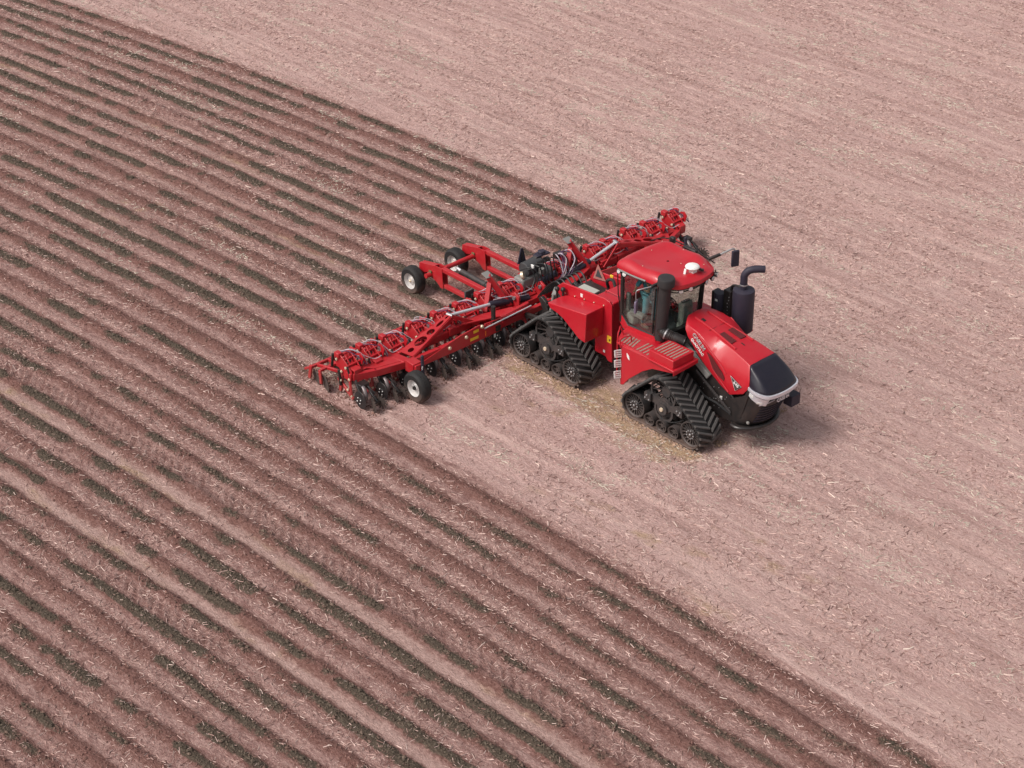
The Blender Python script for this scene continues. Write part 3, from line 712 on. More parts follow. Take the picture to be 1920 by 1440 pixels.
# engine side under the hood
bm = B(); bar(bm, (1.75, -.54, 2.02), (2.55, -.53, 1.50), .10, .16); part('engine_shield', bm, GREY, tractor, .015)
bm = B()
for k in range(22):
    u = k/21; bar(bm, (2.2+u*1.05, -.60, 1.56-u*.62), (2.26+u*1.05, -.62, 1.50-u*.62), .03, .05)
part('engine_fins', bm, IRON, tractor, kind='stuff')
bm = B()
for k in range(30):
    ball(bm, (1.9+random.random()*1.5, -.512, .75+random.random()*.6), .012, u=6, v=4)
part('chassis_bolts', bm, STEEL, tractor, kind='stuff')
bm = B(); box(bm, (2.93, -.52, 1.08), (.07, .03, .09)); part('white_tag', bm, WHITE, tractor)
bm = B(); tube(bm, [(2.1, -.55, 1.2), (2.5, -.62, 1.0), (2.9, -.6, .95), (3.3, -.56, .8)], .03, 8, 5); part('engine_hose', bm, BHOSE, tractor)
# ---- platforms, fenders, steps (near side; far side mirrored)
def slats(parent, z, quads, nm='anti_slip_strip'):
    for (x0, y0, x1, y1) in quads:
        bm = B(); bar(bm, (x0, y0, z), (x1, y1, z), .042, .006); part(nm, bm, BEIGE, parent)
for s in (-1, 1):
    bm = B(); plate(bm, [(x, s*y, 1.86) for x, y in ((.42, 1.46), (1.52, 1.46), (1.56, .70), (.10, .70), (.15, 1.0))], (0, 0, 1), .06)
    pf = part('cab_platform', bm, RED, tractor, .012)
    if s > 0: continue
    bm = B(); box(bm, (1.905, s*1.16, 2.07), (.77, .70, .22)); sb = part('step_box', bm, RED, tractor, .014)
    bm = B(); plate(bm, xz([(.66, 1.90), (1.5, 1.925), (2.35, 1.925), (2.32, 1.86), (2.10, 1.80), (1.62, 1.69), (1.30, 1.48), (.86, 1.08), (.70, .86), (.62, .86), (.62, 1.90)], s*1.49), (0, -s, 0), .045)
    part('front_fender', bm, RED, tractor, .01)
    bm = B(); plate(bm, [(x, s*y, 1.93) for x, y in ((1.50, 1.56), (2.36, 1.57), (2.36, .72), (1.50, .72))], (0, 0, 1), .035)
    bar(bm, (2.36, s*1.58, 1.89), (2.36, s*.74, 1.92), .02, .10)
    part('fender_flange', bm, RED, tractor, .01)
    if s < 0:
        slats(sb, 2.183, [(x, -1.42, x+.0, -.88) for x in np.linspace(1.62, 2.20, 7)])
        slats(pf, 1.923, [(x, -1.40, x, -.98) for x in np.linspace(1.02, 1.46, 5)]+[(x, -1.38, x-.10, -1.02) for x in np.linspace(.50, .86, 5)])
        for z in (1.70, 1.43, 1.13):
            o_ = Vector((.585, -1.55, z)); ey = Vector((.36, .93, 0)); ez = Vector((-.10, 0, 1)).normalized()
            for a in (-.085, .085):
                bm = B(); bar(bm, o_+ey*a-ez*.09, o_+ey*a+ez*.09, .035, .022, up=(1, -.3, 0)); part('step_rail', bm, WHITE, tractor)
            for k in range(4):
                bm = B(); bar(bm, o_-ey*.085+ez*(-.082+k*.055), o_+ey*.085+ez*(-.094+k*.055), .03, .016, up=(1, -.3, 0)); part('ladder_rung', bm, WHITE, tractor)
        bm = B(); plate(bm, [(.60, -1.49, .84), (.60, -1.25, .84), (.60, -1.25, 1.88), (.60, -1.49, 1.88)], (1, 0, 0), .05); part('ladder_stringer', bm, RED, tractor, .01)
        bm = B(); tube(bm, [(.62, -1.52, 1.86), (.60, -1.52, 2.06), (.62, -1.47, 2.10), (.66, -1.30, 2.10), (.66, -1.22, 2.06), (.66, -1.20, 1.92)], .016, 8, 4); part('grab_handle', bm, RED, tractor)
        bm = B(); tube(bm, [(.30, -1.10, 1.9), (.26, -1.16, 2.14), (.36, -1.30, 2.16), (.44, -1.44, 2.0), (.46, -1.46, 1.0)], .018, 8, 4); part('grab_handle', bm, RED, tractor)
        bm = B(); plate(bm, xz([(.80, 1.78), (.88, 1.72), (.90, 1.62), (.85, 1.64), (.81, 1.70)], -1.492), (0, -1, 0), .01); part('fender_decal', bm, WHITE, tractor)
bm = B(); plate(bm, [(1.50, 1.40, 1.93), (2.30, 1.25, 1.93), (2.36, .72, 1.93), (1.50, .72, 1.93)], (0, 0, 1), .035); part('exhaust_deck', bm, RED, tractor, .01)
# ---- rear bodywork
bm = B(); plate(bm, xz([(-2.32, 2.0), (-2.26, 2.14), (-2.08, 2.28), (-1.9, 2.30), (-.66, 2.405), (-.48, 2.38), (-.40, 2.28), (-.36, .74), (-.50, .74), (-.86, 1.16), (-.92, 1.5), (-2.1, 1.82)], -.80), (0, 1, 0), .05)
sp_ = part('rear_side_panel', bm, RED, tractor, .012)
bm = B(); box(bm, (-1.42, -.806, 2.19), (.075, .012, .085)); part('decal', bm, WHITE, sp_)
bm = B(); box(bm, (-.455, -.806, 1.36), (.14, .012, .18)); dc = part('warning_decal', bm, YEL, sp_)
bm = B(); box(bm, (-.43, -.815, 1.35), (.04, .008, .05)); part('pictogram', bm, BLK, dc)
bm = B(); box(bm, (-.62, -.806, .97), (.06, .012, .07)); part('decal', bm, WHITE, sp_)
bm = B(); plate(bm, xz([(-2.30, 1.95), (-2.20, 2.12), (-2.05, 2.20), (-1.2, 2.28), (-1.0, 2.2), (-1.0, 1.6), (-2.1, 1.75)], .40), (0, -1, 0), .05); part('rear_side_panel', bm, RED, tractor, .012)
bm = B(); box(bm, (-.72, .02, 1.55), (.60, 1.52, 1.55)); part('fuel_tank', bm, RED, tractor, .03)
bm = B(); tube(bm, [(-.95, -.45, 2.33), (-.95, -.45, 2.39), (-.5, -.45, 2.39), (-.5, -.45, 2.33)], .012, 6); part('tank_handle', bm, RED, tractor)
for s in (-1, 1):
    bm = B()
    o1 = [(-1.99, 2.0), (-.65, 2.19), (-.68, 1.395), (-.90, 1.43), (-1.18, 1.60), (-1.45, 1.77), (-1.68, 1.84), (-1.9, 1.87)]
    plate(bm, xz(o1, s*.80), (0, s, 0), .61); part('rear_fender', bm, RED, tractor, .018)
bm = B()
for k in range(5): ball(bm, (-1.98+k*.33, -.815, 2.035+k*.045), .018, u=6, v=4)
part('fender_bolts', bm, CREAM, tractor, kind='stuff')
# clutter between the panels
bm = B(); box(bm, (-1.7, -.15, 1.75), (1.1, .9, .3)); part('valve_deck', bm, BLK, tractor, .02)
bm = B(); plate(bm, [(-2.0, -.55, 1.97), (-1.45, -.55, 1.99), (-1.5, -.1, 1.99), (-2.05, -.1, 1.97)], (0, 0, 1), .05); part('deck_cover', bm, LGREY, tractor, .01)
bm = B(); lathe(bm, [(.11, 0), (.11, .05), (.07, .05), (.07, 0)], (-1.12, -.35, 2.02), (.2, .2, 1), 20, closed=True); part('pulley', bm, OLIVE, tractor)
bm = B()
for k in range(7):
    y = -.6+.13*k; tube(bm, [(-1.4, y, 1.9), (-1.3, y+.05, 2.05), (-1.1, y+.12, 2.08), (-1.0, y+.08, 1.95)], .024, 6, 4)
part('deck_hoses', bm, BHOSE, tractor, kind='stuff')
bm = B(); box(bm, (-1.15, -.62, 1.98), (.12, .1, .1)); box(bm, (-1.3, -.45, 2.0), (.16, .12, .08)); part('valve_block', bm, STEEL, tractor, .01)
for (x, y) in ((-2.10, -.98), (-1.97, -.90)):
    bm = B(); ball(bm, (x, y, 2.17), .065, u=14, v=10); cyl(bm, (x, y, 1.9), (x, y, 2.15), .03); part('coupler_knob', bm, BLK, tractor)
sg = B(); plate(sg, [(-2.16, .33, 1.98), (-2.0, .33, 2.42), (-1.72, .33, 2.05)], (0, -1, 0), .012); smv = part('slow_sign', sg, SMVM, tractor)
sg = B(); plate(sg, [(-2.07, .316, 2.07), (-1.99, .316, 2.30), (-1.84, .316, 2.09)], (0, -1, 0), .006); part('sign_face', sg, DARKI, smv)
bm = B(); box(bm, (-1.55, .36, 2.24), (.10, .04, .07)); part('warning_decal', bm, YEL, tractor, .01)
bm = B(); tube(bm, [(-1.5, .2, 2.0), (-1.45, .1, 2.25), (-1.3, .15, 2.3), (-1.15, .1, 2.1)], .04, 8, 4); part('rubber_duct', bm, BLK, tractor)
bm = B(); tube(bm, [(-.30, -.62, 2.25), (-.33, -.66, 2.6), (-.33, -.70, 3.2), (-.28, -.72, 3.38)], .014, 6); part('aerial', bm, BHOSE, tractor)
# ---- cab
outl = [(-.09, 2.24), (.13, 1.99), (1.02, 2.06), (1.06, 1.86), (.30, 1.84), (-.02, 1.84), (-.14, 2.0)]
for s in (-1, 1):
    bm = B(); plate(bm, xz(outl, s*.80), (0, -s, 0), .08); part('cab_sill', bm, RED, tractor, .012)
bm = B(); plate(bm, [(-.08, -.74, 1.78), (1.0, -.74, 1.78), (1.15, -.4, 1.78), (1.2, 0, 1.78), (1.15, .4, 1.78), (1.0, .74, 1.78), (-.08, .74, 1.78)], (0, 0, 1), .08); part('cab_floor', bm, DARKI, tractor)
bm = B(); plate(bm, [(1.0, -.74, 1.86), (1.16, -.4, 1.86), (1.21, 0, 1.86), (1.16, .4, 1.86), (1.0, .74, 1.86), (.96, .70, 1.86), (1.1, 0, 1.86), (.96, -.70, 1.86)], (0, 0, 1), .2); part('cab_cowl', bm, BLK, tractor)
bm = B(); box(bm, (-.10, 0, 2.05), (.05, 1.5, .42)); part('cab_rear_wall', bm, BLK, tractor)
WS = [(1.0, -.74), (1.13, -.45), (1.19, 0), (1.13, .45), (1.0, .74)]; WT = [(1.09, -.76), (1.30, -.45), (1.38, 0), (1.30, .45), (1.09, .76)]
def tb(name, pts, r, m=BLK, n_=8, sm=0):
    bm = B(); tube(bm, pts, r, n_, sm); return part(name, bm, m, tractor)
for s in (-1, 1):
    side = [(-.06, 3.34), (1.08, 3.34), (1.0, 2.05), (.15, 2.0), (-.09, 2.24)]
    bm = B(); plate(bm, xz(side, s*.775), (0, -s, 0), .012); part('side_window', bm, GLASS, tractor)
    tb('door_frame', xz(side+[side[0]], s*.78), .026)
    tb('cab_pillar', [(1.02, s*.75, 2.0), (1.10, s*.77, 3.4)], .05)
    tb('cab_pillar', [(-.10, s*.76, 2.0), (-.08, s*.78, 3.4)], .05)
    tb('door_trim', [(.93, s*.79, 2.08), (1.0, s*.79, 3.3)], .018)
bm = B(); rows = [[Vector((a[0], a[1], 2.03)).lerp(Vector((c[0], c[1], 3.38)), u) for a, c in zip(WS, WT)] for u in (0, .5, 1)]
grid(bm, rows); part('windscreen', bm, GLASS, tractor, solid=.012, sharp=60)
bm = B(); rows = [[Vector((-.09, y, z)) for y in (-.74, 0, .74)] for z in (2.25, 3.36)]; grid(bm, rows); part('rear_window', bm, GLASS, tractor, solid=.012)
tb('windscreen_seal', [(a, y, 2.03) for a, y in WS], .03, sm=4); tb('windscreen_seal', [(a, y, 3.38) for a, y in WT], .035, sm=4)
tb('rear_rail', [(-.09, -.76, 3.38), (-.09, .76, 3.38)], .04)
# roof: crowned shell with a shallow dished centre
out = [(-.36, 0), (-.35, -.45), (-.27, -.80), (-.05, -.86), (.55, -.87), (1.05, -.85), (1.30, -.76), (1.56, -.60), (1.66, -.30), (1.70, 0)]
out = smooth_path([(a, b_, 0) for a, b_ in out], 3); out = out+[Vector((p.x, -p.y, 0)) for p in out[-2:0:-1]]
cen = Vector((.62, 0, 0)); rows = []
for sc_, z in ((.93, 3.41), (.995, 3.415), (1.0, 3.45), (.985, 3.52), (.94, 3.575), (.87, 3.612), (.80, 3.640), (.72, 3.638), (.60, 3.606), (.40, 3.600), (.18, 3.602), (.03, 3.603)):
    ring = []
    for p in out:
        q = cen+(p-cen)*sc_; zz = z
        if sc_ < .95: zz -= .055*max(0, (q.x-.9))+.03*max(0, (-q.x+.1))
        if .5 < sc_ < .95: zz += .018*math.cos(q.x*7.0)*(1 if abs(q.y) > .3 else .5)
        ring.append(Vector((q.x, q.y, zz)))
    rows.append(ring+[ring[0]])
bm = B(); V = grid(bm, rows); bmesh.ops.remove_doubles(bm, verts=bm.verts, dist=1e-5)
roof = part('cab_roof', bm, RED, tractor, sharp=45)
bm = B(); plate(bm, [tuple(cen+(p-cen)*.95+Vector((0, 0, 3.36))) for p in out], (0, 0, 1), .06); part('roof_lining', bm, BLK, tractor)
for (x, y) in ((-.05, -.62), (.42, -.64), (.86, -.70), (.0, .1), (-.15, .62), (.5, .66), (1.35, .45), (.95, .1)):
    bm = B(); ball(bm, (x, y, 3.628), .013, u=6, v=4); part('roof_bolt', bm, CREAM, roof)
bm = B(); tube(bm, [(-.16, -.86, 3.40), (.3, -.89, 3.42), (.75, -.88, 3.44)], .022, 6, 4); part('roof_rail', bm, GREY, tractor)
bm = B(); ball(bm, (1.38, .02, 3.735), .172, (1, 1, .38), 24, 12); gp = part('satellite_dome', bm, WHITE, tractor)
bm = B(); bar(bm, (1.32, -.15, 3.72), (1.34, -.20, 3.60), .05, .03); bar(bm, (1.40, .02, 3.70), (1.40, .02, 3.58), .13, .13); part('dome_bracket', bm, WHITE, gp)
bm = B(); bar(bm, (1.46, .16, 3.66), (1.54, .24, 3.62), .06, .04); part('dome_plug', bm, BLK, gp)
def lamp(p, d, r=.062):
    bm = B(); p = Vector(p); d = Vector(d).normalized()
    lathe(bm, [(0, -.09), (r*.7, -.08), (r*1.08, 0), (r*1.08, .015), (r*.95, .015)], p, d, 18); bar(bm, p-d*.04, p-d*.04+Vector((0, 0, .12)), .02, .02)
    h = part('work_lamp', bm, BLK, tractor)
    bm = B(); lathe(bm, [(r*.95, .01), (r*.8, .022), (0, .03)], p, d, 18); part('lens', bm, LENS, h)
lamp((-.13, -.86, 3.36), (-.1, -1, .25)); lamp((.05, -.86, 3.345), (.1, -1, .25))
lamp((1.52, -.50, 3.33), (.8, -.6, .1)); lamp((1.60, -.26, 3.34), (.9, -.4, .1)); lamp((1.60, .50, 3.34), (.8, .1, -.1)); lamp((1.64, .60, 3.42), (.9, .4, 0)); lamp((1.62, .26, 3.34), (.9, .2, 0))
tb('lamp_rail', [(1.20, -.72, 3.32), (1.45, -.55, 3.28), (1.55, 0, 3.27), (1.45, .55, 3.28), (1.2, .72, 3.32)], .014, sm=4)
tb('roof_cable', [(1.25, .95, 3.45), (.6, 1.02, 3.50), (.1, .98, 3.55), (-.25, .80, 3.62), (-.40, .5, 3.60)], .016, sm=4)
bm = B(); box(bm, (-.10, .93, 3.58), (.14, .10, .16)); box(bm, (.45, .96, 3.50), (.4, .10, .10)); part('roof_side_box', bm, BLK, tractor, .02)
# mirrors
bm = B(); bar(bm, (1.12, -.80, 3.50), (1.06, -1.02, 3.46), .07, .06); part('mirror_arm', bm, BLK, tractor, .01)
bm = B(); tube(bm, [(1.06, -1.02, 3.46), (.93, -1.24, 3.42), (.87, -1.31, 3.36), (.87, -1.31, 3.14)], .014, 8, 3); part('mirror_rod', bm, STEEL, tractor)
bm = B(); box(bm, (.88, -1.31, 2.98), (.06, .20, .30), Matrix.Rotation(.5, 3, 'Z')); mi = part('wing_mirror', bm, PURP, tractor, .02)
bm = B(); bar(bm, (1.14, .84, 3.55), (1.28, 1.10, 3.64), .07, .06); part('mirror_arm', bm, BLK, tractor, .01)
bm = B(); tube(bm, [(1.28, 1.10, 3.64), (1.42, 1.39, 3.74), (1.44, 1.41, 3.66)], .022, 8, 3); part('mirror_rod', bm, STEEL, tractor)
bm = B(); box(bm, (1.48, 1.41, 3.50), (.07, .20, .42), Matrix.Rotation(-.35, 3, 'Z')); part('wing_mirror', bm, NAVY, tractor, .025)
# cab interior
bm = B(); box(bm, (.02, .02, 2.25), (.5, .5, .14)); part('seat_cushion', bm, DARKI, tractor, .04)
bm = B(); box(bm, (-.10 +.12, .12, 2.62), (.12, .46, .62), Matrix.Rotation(-.15, 3, 'Y')); part('seat_backrest', bm, DARKI, tractor, .05)
bm = B(); cyl(bm, (.05, 0, 1.86), (.05, 0, 2.2), .12); part('seat_pedestal', bm, BLK, tractor)
bm = B(); plate(bm, xz([(.86, 1.86), (.92, 2.35), (.90, 2.55), (1.06, 2.60), (1.10, 2.4), (1.08, 1.9)], .10), (0, 1, 0), .34); cs = part('dash_console', bm, LGREY, tractor, .03)
bm = B(); bar(bm, (.93, .27, 2.585), (1.05, .27, 2.615), .22, .012); part('display_screen', bm, SCREEN, cs)
bm = B(); box(bm, (.885, .18, 2.42), (.012, .10, .12)); part('switch_panel', bm, SCREEN, cs)
bm = B(); tube(bm, [(.72+.19*math.cos(a)*.9, .0+.19*math.sin(a), 2.52-.10*math.cos(a)) for a in np.linspace(0, 2*PI, 25)], .016, 8); bar(bm, (.72, 0, 2.50), (.98, 0, 2.1), .05, .05); bar(bm, (.72, -.18, 2.52), (.72, .18, 2.52), .03, .02)
part('steering_wheel', bm, BLK, tractor)
bm = B(); box(bm, (.30, -.62, 2.28), (.45, .16, .12)); box(bm, (-.02, -.62, 2.5), (.10, .10, .5)); part('side_console', bm, GREY, tractor, .03)
bm = B(); box(bm, (.05, -.55, 2.10), (.25, .2, .3)); part('storage_bin', bm, LGREY, tractor, .03)
bm = B(); ball(bm, (1.0, -.30, 1.95), .07); cyl(bm, (.95, -.45, 1.86), (1.0, -.45, 1.98), .05); part('foot_pedal', bm, OLIVE, tractor)
# ---- intake stack with elbow hose
bm = B(); cyl(bm, (1.23, -.82, 2.08), (1.33, -.82, 3.50), .135, .145, 24); part('intake_stack', bm, STACK, tractor)
bm = B(); lathe(bm, [(.15, -.02), (.205, 0), (.205, .17), (.19, .20), (.14, .215), (0, .222)], (1.34, -.82, 3.54), (.07, 0, 1), 28); part('intake_cap', bm, STACK, tractor)
bm = B(); pts = smooth_path([(1.26, -.84, 2.36), (1.36, -.84, 2.30), (1.50, -.77, 2.25), (1.64, -.70, 2.21), (1.80, -.60, 2.14)], 7)
tube(bm, pts, [.118+.014*(k % 2) for k in range(len(pts))], 18); part('intake_hose', bm, BLK, tractor, sharp=60)
bm = B(); lathe(bm, [(.135, 0), (.135, .035), (.12, .035), (.12, 0)], (1.39, -.83, 2.285), (.8, .3, -.25), 20, closed=True); part('hose_clamp', bm, STEEL, tractor)
# ---- exhaust side (far side)
bm = B(); lathe(bm, [(0, 0), (.25, 0), (.262, .02), (.262, 1.02), (.255, 1.06), (.22, 1.075), (0, 1.08)], (2.10, 1.06, 1.97), (0, 0, 1), 32); part('muffler', bm, NAVY, tractor)
bm = B(); tube(bm, [(2.08, 1.06, 3.0), (2.08, 1.06, 3.26), (2.09, 1.07, 3.42), (2.16, 1.14, 3.53), (2.27, 1.27, 3.56), (2.39, 1.42, 3.55)], .088, 16, 5); part('exhaust_pipe', bm, NAVY, tractor)
bm = B(); lathe(bm, [(.094, 0), (.098, .01), (.098, .03), (.094, .04)], (2.08, 1.06, 3.14), (0, 0, 1), 20); part('exhaust_clamp', bm, STEEL, tractor)
bm = B(); lathe(bm, [(0, 0), (.14, 0), (.145, .02), (.145, .72), (.13, .75), (0, .755)], (1.40, 1.03, 1.95), (0, 0, 1), 24); cn = part('fluid_canister', bm, NAVY, tractor)
bm = B(); box(bm, (1.42, .88, 2.55), (.07, .01, .05)); part('canister_label', bm, WHITE, cn)
bm = B(); box(bm, (1.68, 1.08, 2.40), (.22, .26, .95)); box(bm, (1.25, 1.06, 2.3), (.10, .22, .8)); part('exhaust_bracket', bm, BLK, tractor, .01)
bm = B(); tube(bm, [(1.72, 1.06, 2.80), (1.74, 1.06, 2.98), (1.86, 1.06, 3.04), (2.02, 1.06, 3.04)], .035, 8, 4); part('sensor_pipe', bm, BLK, tractor)
bm = B()
for k in range(8): ball(bm, (1.66+random.random()*.1, .945, 2.1+k*.09), .013, u=6, v=4)
part('bracket_bolts', bm, STEEL, tractor, kind='stuff')
bm = B(); tube(bm, [(1.20, .95, 2.0), (1.20, 1.0, 2.55), (1.28, 1.03, 2.60), (1.36, 1.06, 2.55), (1.36, 1.1, 2.0)], .014, 6); part('guard_rail', bm, RED, tractor)
# ---- rear coupler
bm = B()
plate(bm, xz([(-2.85, .55), (-2.75, 1.05), (-2.88, 1.35), (-3.05, 1.45), (-3.15, 1.38), (-3.0, 1.1), (-3.05, .7), (-3.0, .5)], -.62), (0, 1, 0), .10)
plate(bm, xz([(-2.85, .55), (-2.75, 1.05), (-2.88, 1.35), (-3.05, 1.45), (-3.15, 1.38), (-3.0, 1.1), (-3.05, .7), (-3.0, .5)], .52), (0, 1, 0), .10)
bar(bm, (-2.9, -.6, 1.2), (-2.9, .6, 1.2), .16, .2); bar(bm, (-2.9, -.6, .7), (-2.9, .6, .7), .14, .16); box(bm, (-2.85, 0, .95), (.2, .8, .5))
part('rear_coupler', bm, BLK, tractor, .015)
for s in (-1, 1):
    bm = B(); bar(bm, (-2.6, s*.45, .75), (-3.75, s*.5, .62), .09, .12); part('lift_arm', bm, BLK, tractor, .01)
    bm = B(); cyl(bm, (-2.6, s*.5, 1.3), (-3.1, s*.5, .72), .045); part('lift_link', bm, BLK, tractor)
bm = B()
for k in range(6): tube(bm, [(-2.3, -.5+k*.15, 1.8), (-2.6, -.5+k*.16, 2.0), (-3.0, -.45+k*.14, 1.7), (-3.5, -.3+k*.1, 1.15)], .022, 6, 5)
part('hydraulic_hoses', bm, BHOSE, tractor, kind='stuff')
bm = B(); bar(bm, (-2.45, -.75, 1.75), (-2.5, -.6, 1.9), .1, .1); cyl(bm, (-2.35, -1.0, 1.25), (-2.25, -.95, 1.95), .035); part('rear_linkage', bm, GREY, tractor)
# ================================================================== DRIVER
def skin_mesh(name, verts, edges, radii, m, root=0, sub=2):
    me = bpy.data.meshes.new(name); me.from_pydata(verts, edges, [])
    o = bpy.data.objects.new(name, me); COL.objects.link(o)
    sk = o.modifiers.new('skin', 'SKIN'); sk.use_smooth_shade = True
    for k, r in enumerate(radii):
        r = r if isinstance(r, tuple) else (r, r)
        me.skin_vertices[0].data[k].radius = r
    me.skin_vertices[0].data[root].use_root = True
    su = o.modifiers.new('sub', 'SUBSURF'); su.levels = sub; su.render_levels = sub
    dg = bpy.context.evaluated_depsgraph_get(); me2 = bpy.data.meshes.new_from_object(o.evaluated_get(dg))
    bpy.data.objects.remove(o); me2.name = name; me2.materials.clear(); me2.materials.append(m)
    me2.polygons.foreach_set('use_smooth', [True]*len(me2.polygons)); return me2
PX, PY, PZ = .30, -.30, 1.87
J = dict(pel=(.06, 0, .90), sp=(.05, 0, 1.10), ch=(.02, 0, 1.30), nk=(.03, 0, 1.43), hd=(.06, 0, 1.50), top=(.05, 0, 1.58),
         hl=(.06, -.10, .86), kl=(.04, -.12, .47), al=(-.03, -.13, .09), tl=(.14, -.14, .03),
         hr=(.06, .10, .86), kr=(.12, .13, .47), ar=(.06, .14, .09), tr=(.22, .15, .03),
         sl=(.01, -.19, 1.34), el=(-.12, -.27, 1.10), wl=(-.22, -.20, .92), sr=(.01, .19, 1.34), er=(.12, .25, 1.10), wr=(.34, .18, 1.02),
         pal=(-.27, -.17, .88), par=(.41, .16, 1.02))
RD = dict(pel=.14, sp=.125, ch=.145, nk=.055, hd=.09, top=.085, hl=.09, kl=.06, al=.042, tl=.038, hr=.09, kr=.06, ar=.042, tr=.038,
          sl=.062, el=.042, wl=.03, sr=.062, er=.042, wr=.03, pal=.034, par=.034)
for sfx, dx in (('l', -1), ('r', 1)):
    c = Vector(J['pa'+sfx]); w = Vector(J['w'+sfx]); d = (c-w).normalized(); sdv = d.cross(Vector((0, 0, 1))).normalized()
    for k, (off, ln) in enumerate(((-.03, .07), (-.01, .085), (.01, .08), (.03, .065))):
        J[f'f{sfx}{k}a'] = tuple(c+sdv*off+d*ln*.5); J[f'f{sfx}{k}b'] = tuple(c+sdv*off+d*ln*.9+Vector((0, 0, -.025))); RD[f'f{sfx}{k}a'] = .0095; RD[f'f{sfx}{k}b'] = .008
    J[f'th{sfx}'] = tuple(w.lerp(c, .4)+sdv*.05+d*.03); RD[f'th{sfx}'] = .011
E_ = [('pel', 'sp'), ('sp', 'ch'), ('ch', 'nk'), ('nk', 'hd'), ('hd', 'top')]
for s_ in 'lr':
    E_ += [('pel', 'h'+s_), ('h'+s_, 'k'+s_), ('k'+s_, 'a'+s_), ('a'+s_, 't'+s_), ('ch', 's'+s_), ('s'+s_, 'e'+s_), ('e'+s_, 'w'+s_), ('w'+s_, 'pa'+s_), ('w'+s_, 'th'+s_)]
    for k in range(4): E_ += [('pa'+s_, f'f{s_}{k}a'), (f'f{s_}{k}a', f'f{s_}{k}b')]
def sub_skin(name, keys, m, grow, over=None, root=None):
    ks = list(keys); ix = {k: n_ for n_, k in enumerate(ks)}; ov = over or {}
    vs_ = [ov.get(k, J[k]) for k in ks]; es = [(ix[a], ix[c]) for a, c in E_ if a in ix and c in ix]
    return skin_mesh(name, vs_, es, [RD[k]+grow if k in RD else .05 for k in ks], m, ix[root or ks[0]])
driver = obj('person', sub_skin('person', J.keys(), SKIN, 0)); driver.location = (PX, PY, PZ)
driver['label'] = 'person in teal shirt and light jeans standing inside the tractor cab'; driver['category'] = 'person'
obj('shirt', sub_skin('shirt', ['sp', 'pel', 'ch', 'sl', 'el', 'sr', 'er'], TEAL, .014), driver)
obj('jeans', sub_skin('jeans', ['pel', 'hl', 'kl', 'al', 'hr', 'kr', 'ar'], JEAN, .014), driver)
for s_ in 'lr':
    a = Vector(J['a'+s_]); tt = Vector(J['t'+s_]); bm = B(); ball(bm, a.lerp(tt, .5)-Vector((0, 0, .02)), .10, (1.35, .5, .5), 14, 8); part('shoe', bm, SHOE, driver)
bm = B(); ball(bm, (.035, 0, 1.56), .105, (1, .9, .95), 16, 10); part('hair', bm, HAIR, driver)
bm = B()
for s_ in (-1, 1): ball(bm, (.145, s_*.032, 1.53), .012, u=8, v=6)
part('eyes', bm, DARKI, driver)
bm = B(); ball(bm, (.158, 0, 1.50), .016, (1, .7, 1.2), 8, 6); part('nose', bm, SKIN, driver)
# ================================================================== IMPLEMENT
imp = thing('tillage_implement', 'wide red strip tillage implement with sixteen row units behind the tractor', 'implement')
def ip(name, bm, m, bevel=0., **k): return part(name, bm, m, imp, bevel, **k)
YN, YF = -5.80, 5.93
